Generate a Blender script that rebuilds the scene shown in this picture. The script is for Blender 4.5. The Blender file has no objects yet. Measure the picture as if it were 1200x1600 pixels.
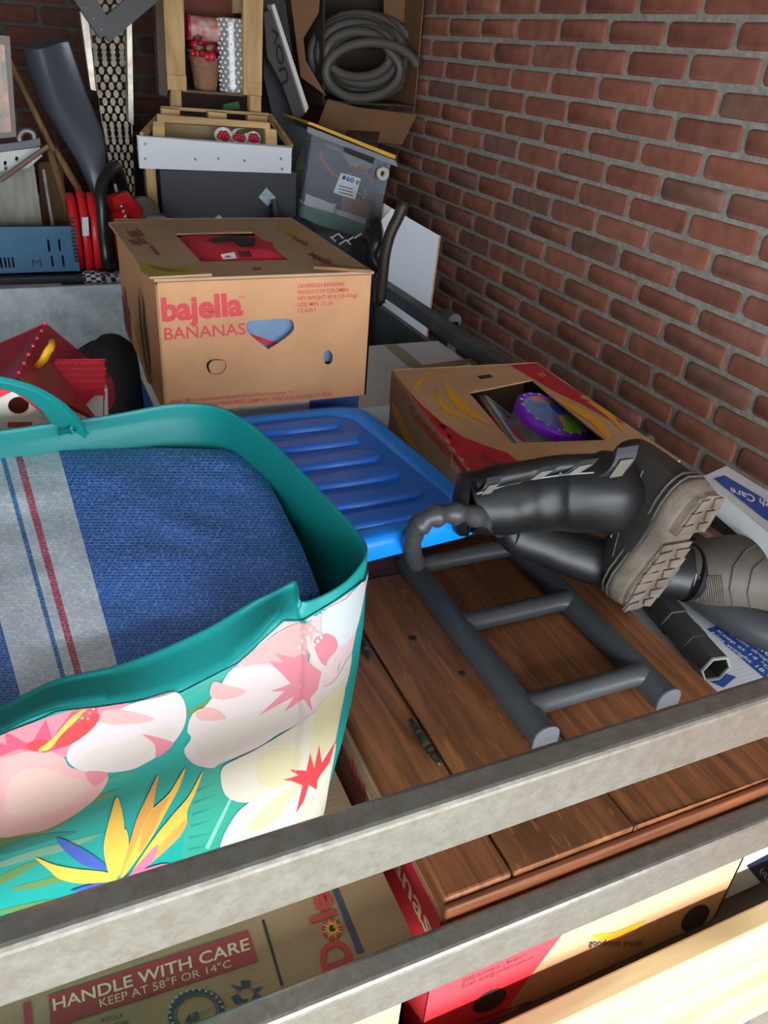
import bpy, math, random
from mathutils import Vector, Matrix, noise
from mathutils.bvhtree import BVHTree
from mathutils.geometry import tessellate_polygon
random.seed(7)
sc = bpy.context.scene
COL = sc.collection
# ------------------------------------------------------------------ camera
# eye at the origin, X to the right along the trailer's end rails, Y into the garage, Z up (ground at -1.9)
YAW, PITCH, ROLL, F = 0.454397604, 0.533786388, 0.0819383132, 1225.45
cy, sy, cp, sp, cr, sr = (math.cos(YAW), math.sin(YAW), math.cos(PITCH), math.sin(PITCH), math.cos(ROLL), math.sin(ROLL))
FWD = Vector((sy*cp, cy*cp, -sp)); RT0 = Vector((cy, -sy, 0)); UP0 = RT0.cross(FWD)
RT = RT0*cr + UP0*sr; UP = UP0*cr - RT0*sr
cd = bpy.data.cameras.new('camera'); cam = bpy.data.objects.new('camera', cd); COL.objects.link(cam)
cam.matrix_world = Matrix((RT, UP, -FWD)).transposed().to_4x4()
cd.sensor_fit = 'VERTICAL'; cd.sensor_height = 36.0; cd.lens = F/1600*36; cd.clip_start = 0.02
sc.camera = cam
# ------------------------------------------------------------------ daylight and exposure
sc.view_settings.view_transform = 'Standard'; sc.view_settings.look = 'None'
sc.view_settings.gamma = 1; sc.view_settings.use_curve_mapping = False
sc.view_settings.exposure = -0.25
w = bpy.data.worlds.new('sky'); sc.world = w; w.use_nodes = True
bgn = w.node_tree.nodes['Background']
bgn.inputs[0].default_value = (0.86, 0.93, 1.0, 1); bgn.inputs[1].default_value = 15.5
sun = bpy.data.lights.new('sun', 'SUN'); sun.energy = 6.0; sun.angle = math.radians(0.8); sun.color = (1, .93, .82)
so = bpy.data.objects.new('sun', sun); COL.objects.link(so)
SUN_DIR = Vector((0.30, 1.0, -0.62)).normalized()      # from behind the photographer, through the open garage door
so.rotation_euler = SUN_DIR.to_track_quat('-Z', 'Y').to_euler()

# ------------------------------------------------------------------ measuring helper: a sight line through the photo meets a plane of the room
def at(px, py, X=None, Y=None, Z=None):
    d = RT*((px-600)/F) + UP*((800-py)/F) + FWD
    t = X/d.x if X is not None else (Y/d.y if Y is not None else Z/d.z)
    return d*t
def ray(px, py): return (RT*((px-600)/F) + UP*((800-py)/F) + FWD).normalized()

# ------------------------------------------------------------------ materials
def lin(h):
    if isinstance(h, str):
        h = h.lstrip('#'); c = [int(h[i:i+2], 16)/255 for i in (0, 2, 4)]
    else: c = [x/255 for x in h]
    return tuple((x/12.92 if x <= .04045 else ((x+.055)/1.055)**2.4) for x in c) + (1,)
MATS = {}
def mat(name, col, rough=.6, metal=0, var=0.0, vscale=30, bump=0.0, bscale=200, stretch=(1, 1, 1), spec=.5, alpha=1, coat=0, col2=None, trans=0):
    if name in MATS: return MATS[name]
    m = bpy.data.materials.new(name); m.use_nodes = True; nt = m.node_tree; b = nt.nodes['Principled BSDF']
    b.inputs['Base Color'].default_value = lin(col); b.inputs['Roughness'].default_value = rough; b.inputs['Metallic'].default_value = metal
    b.inputs['Specular IOR Level'].default_value = spec; b.inputs['Coat Weight'].default_value = coat
    b.inputs['Alpha'].default_value = alpha; b.inputs['Transmission Weight'].default_value = trans
    if var or bump:
        tc = nt.nodes.new('ShaderNodeTexCoord'); mp = nt.nodes.new('ShaderNodeMapping'); mp.inputs['Scale'].default_value = stretch
        nt.links.new(tc.outputs['Object'], mp.inputs[0])
    if var:
        n = nt.nodes.new('ShaderNodeTexNoise'); n.inputs['Scale'].default_value = vscale; n.inputs['Detail'].default_value = 5
        nt.links.new(mp.outputs[0], n.inputs['Vector'])
        r = nt.nodes.new('ShaderNodeValToRGB'); c = lin(col); c2 = lin(col2) if col2 else tuple(x*(1-var) for x in c[:3])+(1,)
        r.color_ramp.elements[0].position = .35; r.color_ramp.elements[1].position = .65
        r.color_ramp.elements[0].color = c2; r.color_ramp.elements[1].color = c
        nt.links.new(n.outputs['Fac'], r.inputs[0]); nt.links.new(r.outputs[0], b.inputs['Base Color'])
    if bump:
        n2 = nt.nodes.new('ShaderNodeTexNoise'); n2.inputs['Scale'].default_value = bscale; n2.inputs['Detail'].default_value = 3
        bp = nt.nodes.new('ShaderNodeBump'); bp.inputs['Strength'].default_value = bump; bp.inputs['Distance'].default_value = .002
        nt.links.new(mp.outputs[0], n2.inputs['Vector']); nt.links.new(n2.outputs['Fac'], bp.inputs['Height']); nt.links.new(bp.outputs[0], b.inputs['Normal'])
    MATS[name] = m; return m
def cardboard(name, col, axis=0, var=.12):
    """corrugated board: faint flute lines across one axis, fibre mottling"""
    if name in MATS: return MATS[name]
    m = mat(name, col, rough=.8, var=var, vscale=14, spec=.25); nt = m.node_tree; b = nt.nodes['Principled BSDF']
    tc = nt.nodes.new('ShaderNodeTexCoord'); wv = nt.nodes.new('ShaderNodeTexWave'); wv.bands_direction = 'XYZ'[axis]
    wv.inputs['Scale'].default_value = 45; wv.inputs['Distortion'].default_value = .6
    bp = nt.nodes.new('ShaderNodeBump'); bp.inputs['Strength'].default_value = .07; bp.inputs['Distance'].default_value = .002
    nt.links.new(tc.outputs['Object'], wv.inputs['Vector']); nt.links.new(wv.outputs['Fac'], bp.inputs['Height']); nt.links.new(bp.outputs[0], b.inputs['Normal'])
    return m
def wood(name, dark, light, axis=1, scale=9, rough=.4, streak=14, flecks=0):
    """grain running along one axis with darker cathedral bands"""
    if name in MATS: return MATS[name]
    m = bpy.data.materials.new(name); m.use_nodes = True; nt = m.node_tree; b = nt.nodes['Principled BSDF']; b.inputs['Roughness'].default_value = rough
    b.inputs['Specular IOR Level'].default_value = .35
    tc = nt.nodes.new('ShaderNodeTexCoord'); mp = nt.nodes.new('ShaderNodeMapping'); s = [streak]*3; s[axis] = 1
    mp.inputs['Scale'].default_value = s; nt.links.new(tc.outputs['Object'], mp.inputs[0])
    n = nt.nodes.new('ShaderNodeTexNoise'); n.inputs['Scale'].default_value = scale; n.inputs['Detail'].default_value = 8; n.inputs['Distortion'].default_value = 1.2
    nt.links.new(mp.outputs[0], n.inputs['Vector'])
    r = nt.nodes.new('ShaderNodeValToRGB'); r.color_ramp.elements[0].position = .3; r.color_ramp.elements[1].position = .68
    r.color_ramp.elements[0].color = lin(dark); r.color_ramp.elements[1].color = lin(light)
    nt.links.new(n.outputs['Fac'], r.inputs[0]); out = r.outputs[0]
    mp2 = nt.nodes.new('ShaderNodeMapping'); s2 = [4]*3; s2[axis] = 1; mp2.inputs['Scale'].default_value = s2; nt.links.new(tc.outputs['Object'], mp2.inputs[0])
    n3 = nt.nodes.new('ShaderNodeTexNoise'); n3.inputs['Scale'].default_value = 3.2; n3.inputs['Detail'].default_value = 2; n3.inputs['Distortion'].default_value = .6
    nt.links.new(mp2.outputs[0], n3.inputs['Vector'])
    mx = nt.nodes.new('ShaderNodeMix'); mx.data_type = 'RGBA'; mx.blend_type = 'MULTIPLY'; mx.inputs[0].default_value = .55
    r3 = nt.nodes.new('ShaderNodeValToRGB'); r3.color_ramp.elements[0].position = .35; r3.color_ramp.elements[1].position = .6
    r3.color_ramp.elements[0].color = (.45, .42, .4, 1); r3.color_ramp.elements[1].color = (1, 1, 1, 1)
    nt.links.new(n3.outputs['Fac'], r3.inputs[0]); nt.links.new(out, mx.inputs[6]); nt.links.new(r3.outputs[0], mx.inputs[7]); out = mx.outputs[2]
    if flecks:                                   # pale medullary rays of quarter-sawn oak
        mp4 = nt.nodes.new('ShaderNodeMapping'); s4 = [150]*3; s4[axis] = 22; mp4.inputs['Scale'].default_value = s4; mp4.inputs['Rotation'].default_value = (0, 0, .25)
        nt.links.new(tc.outputs['Object'], mp4.inputs[0])
        n4 = nt.nodes.new('ShaderNodeTexNoise'); n4.inputs['Scale'].default_value = 1.0; n4.inputs['Detail'].default_value = 1; n4.inputs['Distortion'].default_value = .8
        nt.links.new(mp4.outputs[0], n4.inputs['Vector'])
        r4 = nt.nodes.new('ShaderNodeValToRGB'); r4.color_ramp.elements[0].position = .64; r4.color_ramp.elements[1].position = .7
        r4.color_ramp.elements[0].color = (0, 0, 0, 1); r4.color_ramp.elements[1].color = (flecks,)*3+(1,)
        nt.links.new(n4.outputs['Fac'], r4.inputs[0])
        m4 = nt.nodes.new('ShaderNodeMix'); m4.data_type = 'RGBA'; m4.inputs[7].default_value = lin('#a8683a')
        nt.links.new(r4.outputs[0], m4.inputs[0]); nt.links.new(out, m4.inputs[6]); out = m4.outputs[2]
    nt.links.new(out, b.inputs['Base Color'])
    bp = nt.nodes.new('ShaderNodeBump'); bp.inputs['Strength'].default_value = .15; bp.inputs['Distance'].default_value = .001
    nt.links.new(n.outputs['Fac'], bp.inputs['Height']); nt.links.new(bp.outputs[0], b.inputs['Normal'])
    MATS[name] = m; return m

# ------------------------------------------------------------------ mesh builder
BASE = {}
class MB:
    def __init__(s): s.v = []; s.f = []; s.mi = []; s.sm = []; s.mats = []
    def _m(s, m):
        if m not in s.mats: s.mats.append(m)
        return s.mats.index(m)
    def add(s, vs, fs, m, smooth=False):
        k = len(s.v); s.v += [Vector(v) for v in vs]; i = s._m(m)
        for f in fs: s.f.append([a+k for a in f]); s.mi.append(i); s.sm.append(smooth)
        return s
    def hexa(s, b, t, m):           # 4 bottom points, 4 top points (same order, counter-clockwise from above)
        return s.add(list(b)+list(t), [(3, 2, 1, 0), (4, 5, 6, 7), (0, 1, 5, 4), (1, 2, 6, 5), (2, 3, 7, 6), (3, 0, 4, 7)], m)
    def box(s, x0, x1, y0, y1, z0, z1, m):
        return s.hexa([(x0, y0, z0), (x1, y0, z0), (x1, y1, z0), (x0, y1, z0)], [(x0, y0, z1), (x1, y0, z1), (x1, y1, z1), (x0, y1, z1)], m)
    def obox(s, c, size, R, m):
        c = Vector(c); a, b, d = [x/2 for x in size]
        P = [c + R@Vector((i*a, j*b, k*d)) for k in (-1, 1) for i, j in ((-1, -1), (1, -1), (1, 1), (-1, 1))]
        return s.hexa(P[:4], P[4:], m)
    def bar(s, a, b, wd, th, m, up=(0, 0, 1)):   # rectangular bar from a to b
        a = Vector(a); b = Vector(b); d = (b-a).normalized(); x = d.cross(Vector(up)).normalized(); z = x.cross(d)
        R = Matrix((x, d, z)).transposed(); return s.obox((a+b)/2, (wd, (b-a).length, th), R, m)
    def prism(s, pts, off, m, holes=()):
        pts = [Vector(p) for p in pts]; off = Vector(off); loops = [pts]+[[Vector(p) for p in h] for h in holes]
        tri = tessellate_polygon(loops); allp = [p for l in loops for p in l]; n = len(allp)
        vs = allp + [p+off for p in allp]; fs = [tuple(t) for t in tri] + [tuple(a+n for a in reversed(t)) for t in tri]
        k = 0
        for l in loops:
            for i in range(len(l)): j = (i+1) % len(l); fs.append((k+i, k+j, k+j+n, k+i+n))
            k += len(l)
        return s.add(vs, fs, m)
    def loft(s, rings, m, caps=True, smooth=True, closed=True):
        n = len(rings[0]); vs = [p for r in rings for p in r]; fs = []
        for a in range(len(rings)-1):
            for i in range(n if closed else n-1):
                j = (i+1) % n; fs.append((a*n+i, a*n+j, (a+1)*n+j, (a+1)*n+i))
        s.add(vs, fs, m, smooth)
        if caps and closed:
            k = (len(rings)-1)*n
            s.add([vs[i] for i in range(n)], [tuple(reversed(range(n)))], m); s.add([vs[k+i] for i in range(n)], [tuple(range(n))], m)
        return s
    def tube(s, path, r, m, n=12, closed=False, caps=True, flat=1.0, up=None, ang=0):
        P = [Vector(p) for p in path]; N = len(P); rr = r if isinstance(r, (list, tuple)) else [r]*N; rings = []
        ref = Vector(up) if up else None
        for i in range(N):
            if closed: d = P[(i+1) % N]-P[i-1]
            else: d = P[min(i+1, N-1)]-P[max(i-1, 0)]
            d.normalize()
            if ref is None: ref = Vector((0, 0, 1)) if abs(d.z) < .9 else Vector((1, 0, 0))
            x = d.cross(ref).normalized(); z = x.cross(d)
            if not up: ref = z
            rings.append([P[i] + (x*math.cos(t) + z*math.sin(t)*flat)*rr[i] for t in [2*math.pi*k/n+ang for k in range(n)]])
        if closed: rings.append(rings[0]); caps = False
        return s.loft(rings, m, caps)
    def lathe(s, prof, o, ax, m, n=24):
        o = Vector(o); ax = Vector(ax).normalized(); x = ax.orthogonal().normalized(); y = ax.cross(x)
        return s.loft([[o + ax*h + (x*math.cos(2*math.pi*k/n)+y*math.sin(2*math.pi*k/n))*max(r, 1e-4) for k in range(n)] for r, h in prof], m)
    def ball(s, c, r, m, n=12, sx=(1, 1, 1)):
        c = Vector(c); rings = []
        for i in range(n//2+1):
            a = math.pi*i/(n//2)
            rings.append([c+Vector((math.sin(a)*math.cos(2*math.pi*k/n)*sx[0], math.sin(a)*math.sin(2*math.pi*k/n)*sx[1], math.cos(a)*sx[2]))*r for k in range(n)])
        return s.loft(rings[::-1], m, caps=False)
    def build(s, name, parent=None, bevel=0, seg=2, subd=0, solid=0, weld=False, base=None, smooth=None):
        if parent is not None: o0 = BASE[parent]
        elif base is not None: o0 = Vector(base)
        else:
            xs = [v.x for v in s.v]; ys = [v.y for v in s.v]; zs = [v.z for v in s.v]
            o0 = Vector(((min(xs)+max(xs))/2, (min(ys)+max(ys))/2, min(zs)))
        me = bpy.data.meshes.new(name); me.from_pydata([tuple(v-o0) for v in s.v], [], s.f)
        for m in s.mats: me.materials.append(m)
        me.polygons.foreach_set('material_index', s.mi); me.polygons.foreach_set('use_smooth', s.sm if smooth is None else [smooth]*len(s.sm))
        o = bpy.data.objects.new(name, me); COL.objects.link(o)
        if parent is not None: o.parent = parent
        else: o.location = o0
        BASE[o] = o0
        if weld: d = o.modifiers.new('w', 'WELD'); d.merge_threshold = .0002
        if solid: d = o.modifiers.new('s', 'SOLIDIFY'); d.thickness = solid; d.offset = 0
        if subd: d = o.modifiers.new('u', 'SUBSURF'); d.levels = subd; d.render_levels = subd
        if bevel:
            d = o.modifiers.new('b', 'BEVEL'); d.width = bevel; d.segments = seg; d.limit_method = 'ANGLE'; d.angle_limit = .6
            d.harden_normals = False
        return o
def thing(name, label, cat, loc, group=None):
    o = bpy.data.objects.new(name, None); COL.objects.link(o); o.location = loc; o.empty_display_size = .05
    o['label'] = label; o['category'] = cat
    if group: o['group'] = group
    BASE[o] = Vector(loc); return o
def tag(o, label, cat, group=None, kind=None):
    o['label'] = label; o['category'] = cat
    if group: o['group'] = group
    if kind: o['kind'] = kind
    return o
def struct(o, label=None): o['kind'] = 'structure'; return o

# ------------------------------------------------------------------ prints: shapes and lettering laid on a surface
def smooth_loop(pts, n=6):
    P = [Vector((p[0], p[1])) for p in pts]; N = len(P); out = []
    for i in range(N):
        a, b, c, d = P[i-1], P[i], P[(i+1) % N], P[(i+2) % N]
        for k in range(n):
            t = k/n; out.append(.5*((2*b)+(c-a)*t+(2*a-5*b+4*c-d)*t*t+(3*b-a-3*c+d)*t**3))
    return out
def on_plane(X=None, Y=None, Z=None):
    n = Vector((-1, 0, 0)) if X is not None else (Vector((0, -1, 0)) if Y is not None else Vector((0, 0, 1)))
    return lambda x, y: (at(x, y, X=X, Y=Y, Z=Z), n)
def on_mesh(mb):
    tree = BVHTree.FromPolygons([tuple(v) for v in mb.v], mb.f)
    def f(x, y):
        loc, nrm, i, d = tree.ray_cast(Vector((0, 0, 0)), ray(x, y))
        if loc is None: return None
        if nrm.dot(ray(x, y)) > 0: nrm = -nrm
        return loc, nrm
    return f
def shape(mb, pts, surf, m, off=.0006, n=5, smooth=True, fine=0):
    P = smooth_loop(pts, n) if smooth else [Vector((p[0], p[1])) for p in pts]
    tri = [[P[i] for i in t] for t in tessellate_polygon([[Vector((p.x, p.y, 0)) for p in P]])]
    if fine:
        for _ in range(14):
            new = []; ch = False
            for t in tri:
                mid = [(t[k]+t[(k+1) % 3])/2 if (t[k]-t[(k+1) % 3]).length > fine else None for k in range(3)]
                c_ = 3-mid.count(None)
                if c_ == 0: new.append(t); continue
                ch = True
                if c_ == 3: new += [[t[0], mid[0], mid[2]], [mid[0], t[1], mid[1]], [mid[2], mid[1], t[2]], list(mid)]
                elif c_ == 1:
                    k = [q is not None for q in mid].index(True); a, b, c = t[k], t[(k+1) % 3], t[(k+2) % 3]; new += [[a, mid[k], c], [mid[k], b, c]]
                else:
                    k = mid.index(None); a, b, c = t[k], t[(k+1) % 3], t[(k+2) % 3]; m1, m2 = mid[(k+1) % 3], mid[(k+2) % 3]
                    new += [[c, m2, m1], [a, b, m1], [a, m1, m2]]
            tri = new
            if not ch: break
    idx = {}; vs = []; fs = []
    for t in tri:
        f = []
        for p in t:
            k = (round(p.x, 2), round(p.y, 2))
            if k not in idx:
                q = surf(p.x, p.y); idx[k] = None if q is None else len(vs)
                if q is not None: vs.append(q[0]+q[1]*off)
            f.append(idx[k])
        if None not in f: fs.append(tuple(f))
    if fs: mb.add(vs, fs, m)
_tc = {}
def glyphs(s, bold=0, shear=0):
    k = (s, bold, shear)
    if k in _tc: return _tc[k]
    cu = bpy.data.curves.new('t', 'FONT'); cu.body = s; cu.offset = bold; cu.shear = shear; cu.resolution_u = 3
    o = bpy.data.objects.new('t', cu); COL.objects.link(o); bpy.context.view_layer.update()
    me = o.to_mesh(); vs = [(v.co.x, v.co.y) for v in me.vertices]; fs = [tuple(p.vertices) for p in me.polygons]
    o.to_mesh_clear(); bpy.data.objects.remove(o); bpy.data.curves.remove(cu)
    x0 = min(v[0] for v in vs); x1 = max(v[0] for v in vs)
    _tc[k] = ([((x-x0)/(x1-x0), y/.7) for x, y in vs], fs); return _tc[k]      # cap height = 1
def write(mb, s, bl, br, tr, tl, surf, m, off=.001, bold=0, shear=0):
    """lettering between four measured corners (cap height, baseline) on a surface"""
    vs, fs = glyphs(s, bold, shear); out = []
    bl, br, tr, tl = [Vector(p) for p in (bl, br, tr, tl)]
    for u, v in vs:
        p = (bl*(1-u)+br*u)*(1-v)+(tl*(1-u)+tr*u)*v; q = surf(p.x, p.y)
        if q is None: return
        out.append(q[0]+q[1]*off)
    mb.add(out, fs, m)
def write3(mb, s, o, u, v, width, height, m, off=.001, bold=0, shear=0):
    """lettering from a corner point along unit directions u (reading) and v (up)"""
    vs, fs = glyphs(s, bold, shear); o = Vector(o); u = Vector(u); v = Vector(v); n = u.cross(v)
    mb.add([o+u*(a*width)+v*(b*height)+n*off for a, b in vs], fs, m)
# ================================================================== THE GARAGE
GX0, GX1, GY0, GY1, GZ0, GZ1 = -2.3, 1.5, -1.3, 3.42, -1.9, .5
def brick_material():
    m = bpy.data.materials.new('brick'); m.use_nodes = True; nt = m.node_tree; b = nt.nodes['Principled BSDF']; b.inputs['Roughness'].default_value = .9
    b.inputs['Specular IOR Level'].default_value = .2
    at_ = nt.nodes.new('ShaderNodeAttribute'); at_.attribute_name = 'tone'
    tc = nt.nodes.new('ShaderNodeTexCoord'); n = nt.nodes.new('ShaderNodeTexNoise'); n.inputs['Scale'].default_value = 22; n.inputs['Detail'].default_value = 6
    nt.links.new(tc.outputs['Object'], n.inputs['Vector'])
    mx = nt.nodes.new('ShaderNodeMix'); mx.data_type = 'RGBA'; mx.blend_type = 'OVERLAY'; mx.inputs[0].default_value = .5
    nt.links.new(at_.outputs['Color'], mx.inputs[6]); nt.links.new(n.outputs['Fac'], mx.inputs[7]); nt.links.new(mx.outputs[2], b.inputs['Base Color'])
    n2 = nt.nodes.new('ShaderNodeTexNoise'); n2.inputs['Scale'].default_value = 260; n2.inputs['Detail'].default_value = 4
    bp = nt.nodes.new('ShaderNodeBump'); bp.inputs['Strength'].default_value = .5; bp.inputs['Distance'].default_value = .002
    nt.links.new(tc.outputs['Object'], n2.inputs['Vector']); nt.links.new(n2.outputs['Fac'], bp.inputs['Height']); nt.links.new(bp.outputs[0], b.inputs['Normal'])
    return m
BRICK = brick_material()
MORTAR = mat('mortar', '#a09a92', rough=.95, var=.3, vscale=60, bump=1, bscale=300, spec=.15)
def brick_wall(name, o, u, nrm, u0, u1, zlo, zhi, zc=.075, ph=.81, shade_mul=1.0):
    """wall plane through o, running along u, facing nrm: mortar bed with rounded hand-moulded bricks in running bond"""
    o = Vector(o); u = Vector(u); nrm = Vector(nrm); up = Vector((0, 0, 1)); rnd = random.Random(3)
    mb = MB(); back = -nrm*.1
    mb.prism([o+u*u0+up*zlo, o+u*u1+up*zlo, o+u*u1+up*zhi, o+u*u0+up*zhi], back, MORTAR if shade_mul == 1 else mat('mortar_shaded', '#443f3b', rough=.95, var=.3, vscale=60, bump=1, bscale=300))  # a shaded wall takes a darker copy of the mortar
    cols = [(0, (.5, .5, .5))]; tones = []
    P, CH, BL, BH = .2235, .0655, .2085, .052
    pal = ['#8a5647', '#8f5a49', '#855447', '#825245', '#915e4c', '#87584b', '#78564a', '#8d5848', '#885546']
    k0 = int((zc-zhi)/CH)-1
    for k in range(k0, int((zc-zlo)/CH)+2):
        z = zc-k*CH
        if z+BH/2 > zhi or z-BH/2 < zlo: continue
        f = ph if k % 2 == 0 else ph-.45
        if k >= 6: f -= .012*(k-6)
        for j in range(int(u0/P)-2, int(u1/P)+2):
            a = (j+f)*P+(P-BL)/2; b = a+BL
            a = max(a, u0); b = min(b, u1)
            if b-a < .03: continue
            c = pal[rnd.randrange(len(pal))]; c = lin(c); g = rnd.uniform(.86, 1.08)*shade_mul; c = tuple(x*g for x in c[:3])
            dz = rnd.uniform(-.0015, .0015); hh = BH/2+rnd.uniform(-.0015, .0015); pr = rnd.uniform(-.001, .002)
            rings = []
            for inset, dep in ((-.0005, -.003), (0, .0012), (.0022, .0038), (.006, .0048+pr)):
                ring = []; r = .013
                for cx, cz, a0 in ((b-r, hh-r, 0), (a+r, hh-r, 90), (a+r, -hh+r, 180), (b-r, -hh+r, 270)):
                    for t in (0, 30, 60, 90):
                        th = math.radians(a0+t); q = r-inset
                        jx = noise.noise(Vector((cx*40, z*40+cz*60, k)))*.0022
                        ring.append(o+u*(cx+q*math.cos(th)+jx)+up*(z+dz+cz+q*math.sin(th)+jx)+nrm*dep)
                rings.append(ring)
            n0 = len(mb.f); mb.loft(rings, BRICK, caps=False, smooth=True); nf = len(rings[-1])
            kk = len(mb.v)-nf; mb.f.append(list(range(kk, kk+nf))); mb.mi.append(mb._m(BRICK)); mb.sm.append(True)
            tones.append((n0, len(mb.f), c))
    ob = mb.build(name); me = ob.data; ca = me.color_attributes.new('tone', 'FLOAT_COLOR', 'CORNER')
    vals = [(.2, .1, .08)]*len(me.polygons)
    for a, b, c in tones:
        for i in range(a, b): vals[i] = c
    buf = []
    for p in me.polygons:
        for _ in p.loop_indices: buf += [*vals[p.index], 1]
    ca.data.foreach_set('color', buf); ob['kind'] = 'structure'; return ob
brick_wall('wall_right', (GX1, 0, 0), (0, 1, 0), (-1, 0, 0), GY0, GY1, GZ0, GZ1)
brick_wall('wall_back', (0, GY1, 0), (1, 0, 0), (0, -1, 0), GX0, GX1, GZ0, GZ1, ph=.3, shade_mul=.3)  # brick and mortar colour darkened to paint in the light falloff back here
PLAS = mat('rendered_wall', '#b4aea4', rough=.95, var=.2, vscale=5)
CONC = mat('concrete', '#98938a', rough=.9, var=.25, vscale=6, bump=.4, bscale=90)
struct(MB().box(GX0-.1, GX0, GY0, GY1, GZ0, GZ1, PLAS).build('wall_left'))
struct(MB().box(GX0-.1, GX1+.1, GY0, GY1+.1, GZ1, GZ1+.1, mat('ceiling_board', '#a2a4a6', rough=.9)).build('ceiling'))
struct(MB().box(GX0-.1, GX1+.1, GY0, GY1+.1, GZ0-.1, GZ0, CONC).build('floor'))
struct(MB().box(GX0-.1, GX1+.1, GY0-.12, GY0, .245, GZ1+.1, mat('lintel_paint', '#b8b4aa', rough=.7)).build('trim_1'))
struct(MB().box(GX0-3, GX1+3, GY0-6, GY0, GZ0-.1, GZ0-.002, mat('driveway_paving', '#8a857c', rough=.9, var=.2, vscale=9)).build('driveway'))

# ================================================================== THE TRAILER
def galvanised(name, col, rough, spot, metal=.35, sc_=16):
    m = mat(name, col, rough=rough, metal=metal, spec=.5); nt = m.node_tree; b = nt.nodes['Principled BSDF']
    tc = nt.nodes.new('ShaderNodeTexCoord'); n = nt.nodes.new('ShaderNodeTexNoise'); n.inputs['Scale'].default_value = sc_; n.inputs['Detail'].default_value = 8; n.inputs['Roughness'].default_value = .7
    v = nt.nodes.new('ShaderNodeTexVoronoi'); v.inputs['Scale'].default_value = 55
    nt.links.new(tc.outputs['Object'], n.inputs['Vector']); nt.links.new(tc.outputs['Object'], v.inputs['Vector'])
    r = nt.nodes.new('ShaderNodeValToRGB'); r.color_ramp.elements[0].position = .36; r.color_ramp.elements[1].position = .66
    r.color_ramp.elements[0].color = lin(spot); r.color_ramp.elements[1].color = lin(col)
    mx = nt.nodes.new('ShaderNodeMix'); mx.data_type = 'RGBA'; mx.blend_type = 'OVERLAY'; mx.inputs[0].default_value = .06
    nt.links.new(n.outputs['Fac'], r.inputs[0]); bw = nt.nodes.new('ShaderNodeRGBToBW'); nt.links.new(v.outputs['Color'], bw.inputs[0]); nt.links.new(r.outputs[0], mx.inputs[6]); nt.links.new(bw.outputs[0], mx.inputs[7]); nt.links.new(mx.outputs[2], b.inputs['Base Color'])
    bp = nt.nodes.new('ShaderNodeBump'); bp.inputs['Strength'].default_value = .35; bp.inputs['Distance'].default_value = .001
    n2 = nt.nodes.new('ShaderNodeTexNoise'); n2.inputs['Scale'].default_value = 140; nt.links.new(tc.outputs['Object'], n2.inputs['Vector'])
    nt.links.new(n2.outputs['Fac'], bp.inputs['Height']); nt.links.new(bp.outputs[0], b.inputs['Normal'])
    return m
GALV = galvanised('galvanised_tube', '#8c8a84', .33, '#7c766a', sc_=80, metal=.6)
GALV2 = galvanised('galvanised_sheet', '#c0c8cc', .5, '#9aa4aa', metal=.1)
GALVD = galvanised('galvanised_side', '#62686a', .5, '#4a5052')
TX0, TX1, TY0, TY1, TZ = -.48, 1.105, .36, 2.42, -1.06
tr = thing('trailer', 'galvanised flatbed trailer with tube rails, pale wooden sideboard and grey sheet headboard', 'trailer', ((TX0+TX1)/2, 1.39, GZ0))
RD = .36
def rail(z1, name='end_rail'):
    return MB().box(TX0, TX1, RD, RD+.0295, z1-.0645, z1, GALV).build(name, tr, bevel=.006, seg=3)
rail(-.532); rail(-.7636)
mb = MB().box(TX1-.04, TX1, RD+.03, TY1, -.70, -.66, GALVD); mb.build('side_rail', tr, bevel=.004, seg=3)
mb = MB().box(TX0, TX0+.04, RD+.03, TY1, -.70, -.66, GALVD); mb.build('side_rail', tr, bevel=.004, seg=3)
for x in (TX0, TX1-.04): MB().box(x, x+.04, RD, RD+.04, -1.3, -.50, GALV).build('corner_post', tr, bevel=.004)
for y in (1.94, 1.1):
    mb = MB().box(TX1+.003, TX1+.035, y, y+.05, -1.1, -.665, GALVD)
    mb.tube([(TX1+.019, y, -.665), (TX1+.019, y+.05, -.665)], .022, GALVD, n=14); mb.build('stake_bracket', tr, bevel=.002)
PINE = wood('pine_plank', '#9c8a66', '#b2a27e', axis=0, scale=3, rough=.7, streak=10)
pk = MB().box(TX0, TX1, .33, .357, -1.27, -.957, PINE).build('side_board', tr, bevel=.003)
for a in ((.38, -1.02), (.15, -1.1), (.6, -1.12)):
    MB().lathe([(.0001, 0), (.007, 0), (.006, .0012), (.0001, .0014)], (a[0], .33, a[1]), (0, -1, 0), mat('wood_knot', '#9b7446', rough=.6)).build('knot', pk)
MB().box(TX1-.032, TX1-.012, RD+.05, TY1, -1.1, -.742, GALVD).build('side_panel', tr, bevel=.002)
MB().box(TX0+.012, TX0+.032, RD+.05, TY1, -1.1, -.742, GALVD).build('side_panel', tr, bevel=.002)
MB().box(TX0+.005, TX1-.04, TY1-.02, TY1, -1.1, -.648, GALV2).build('headboard', tr, bevel=.003)
MB().box(TX0, TX1, RD, TY1, TZ-.04, TZ-.001, mat('trailer_deck', '#4b4034', rough=.8, var=.2)).build('deck', tr)
for x in (TX0-.06, TX1+.10):
    wmb = MB().lathe([(.08, -.07), (.2, -.07), (.27, -.055), (.285, -.02), (.285, .02), (.27, .055), (.2, .07), (.08, .07)], (x, 1.45, GZ0+.285), (1, 0, 0), mat('tyre_rubber', '#1b1b1b', rough=.8), n=36)
    wmb.box(x-.02, x+.02, 1.38, 1.52, GZ0+.21, GZ0+.36, GALVD); wmb.build('wheel', tr)
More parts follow.
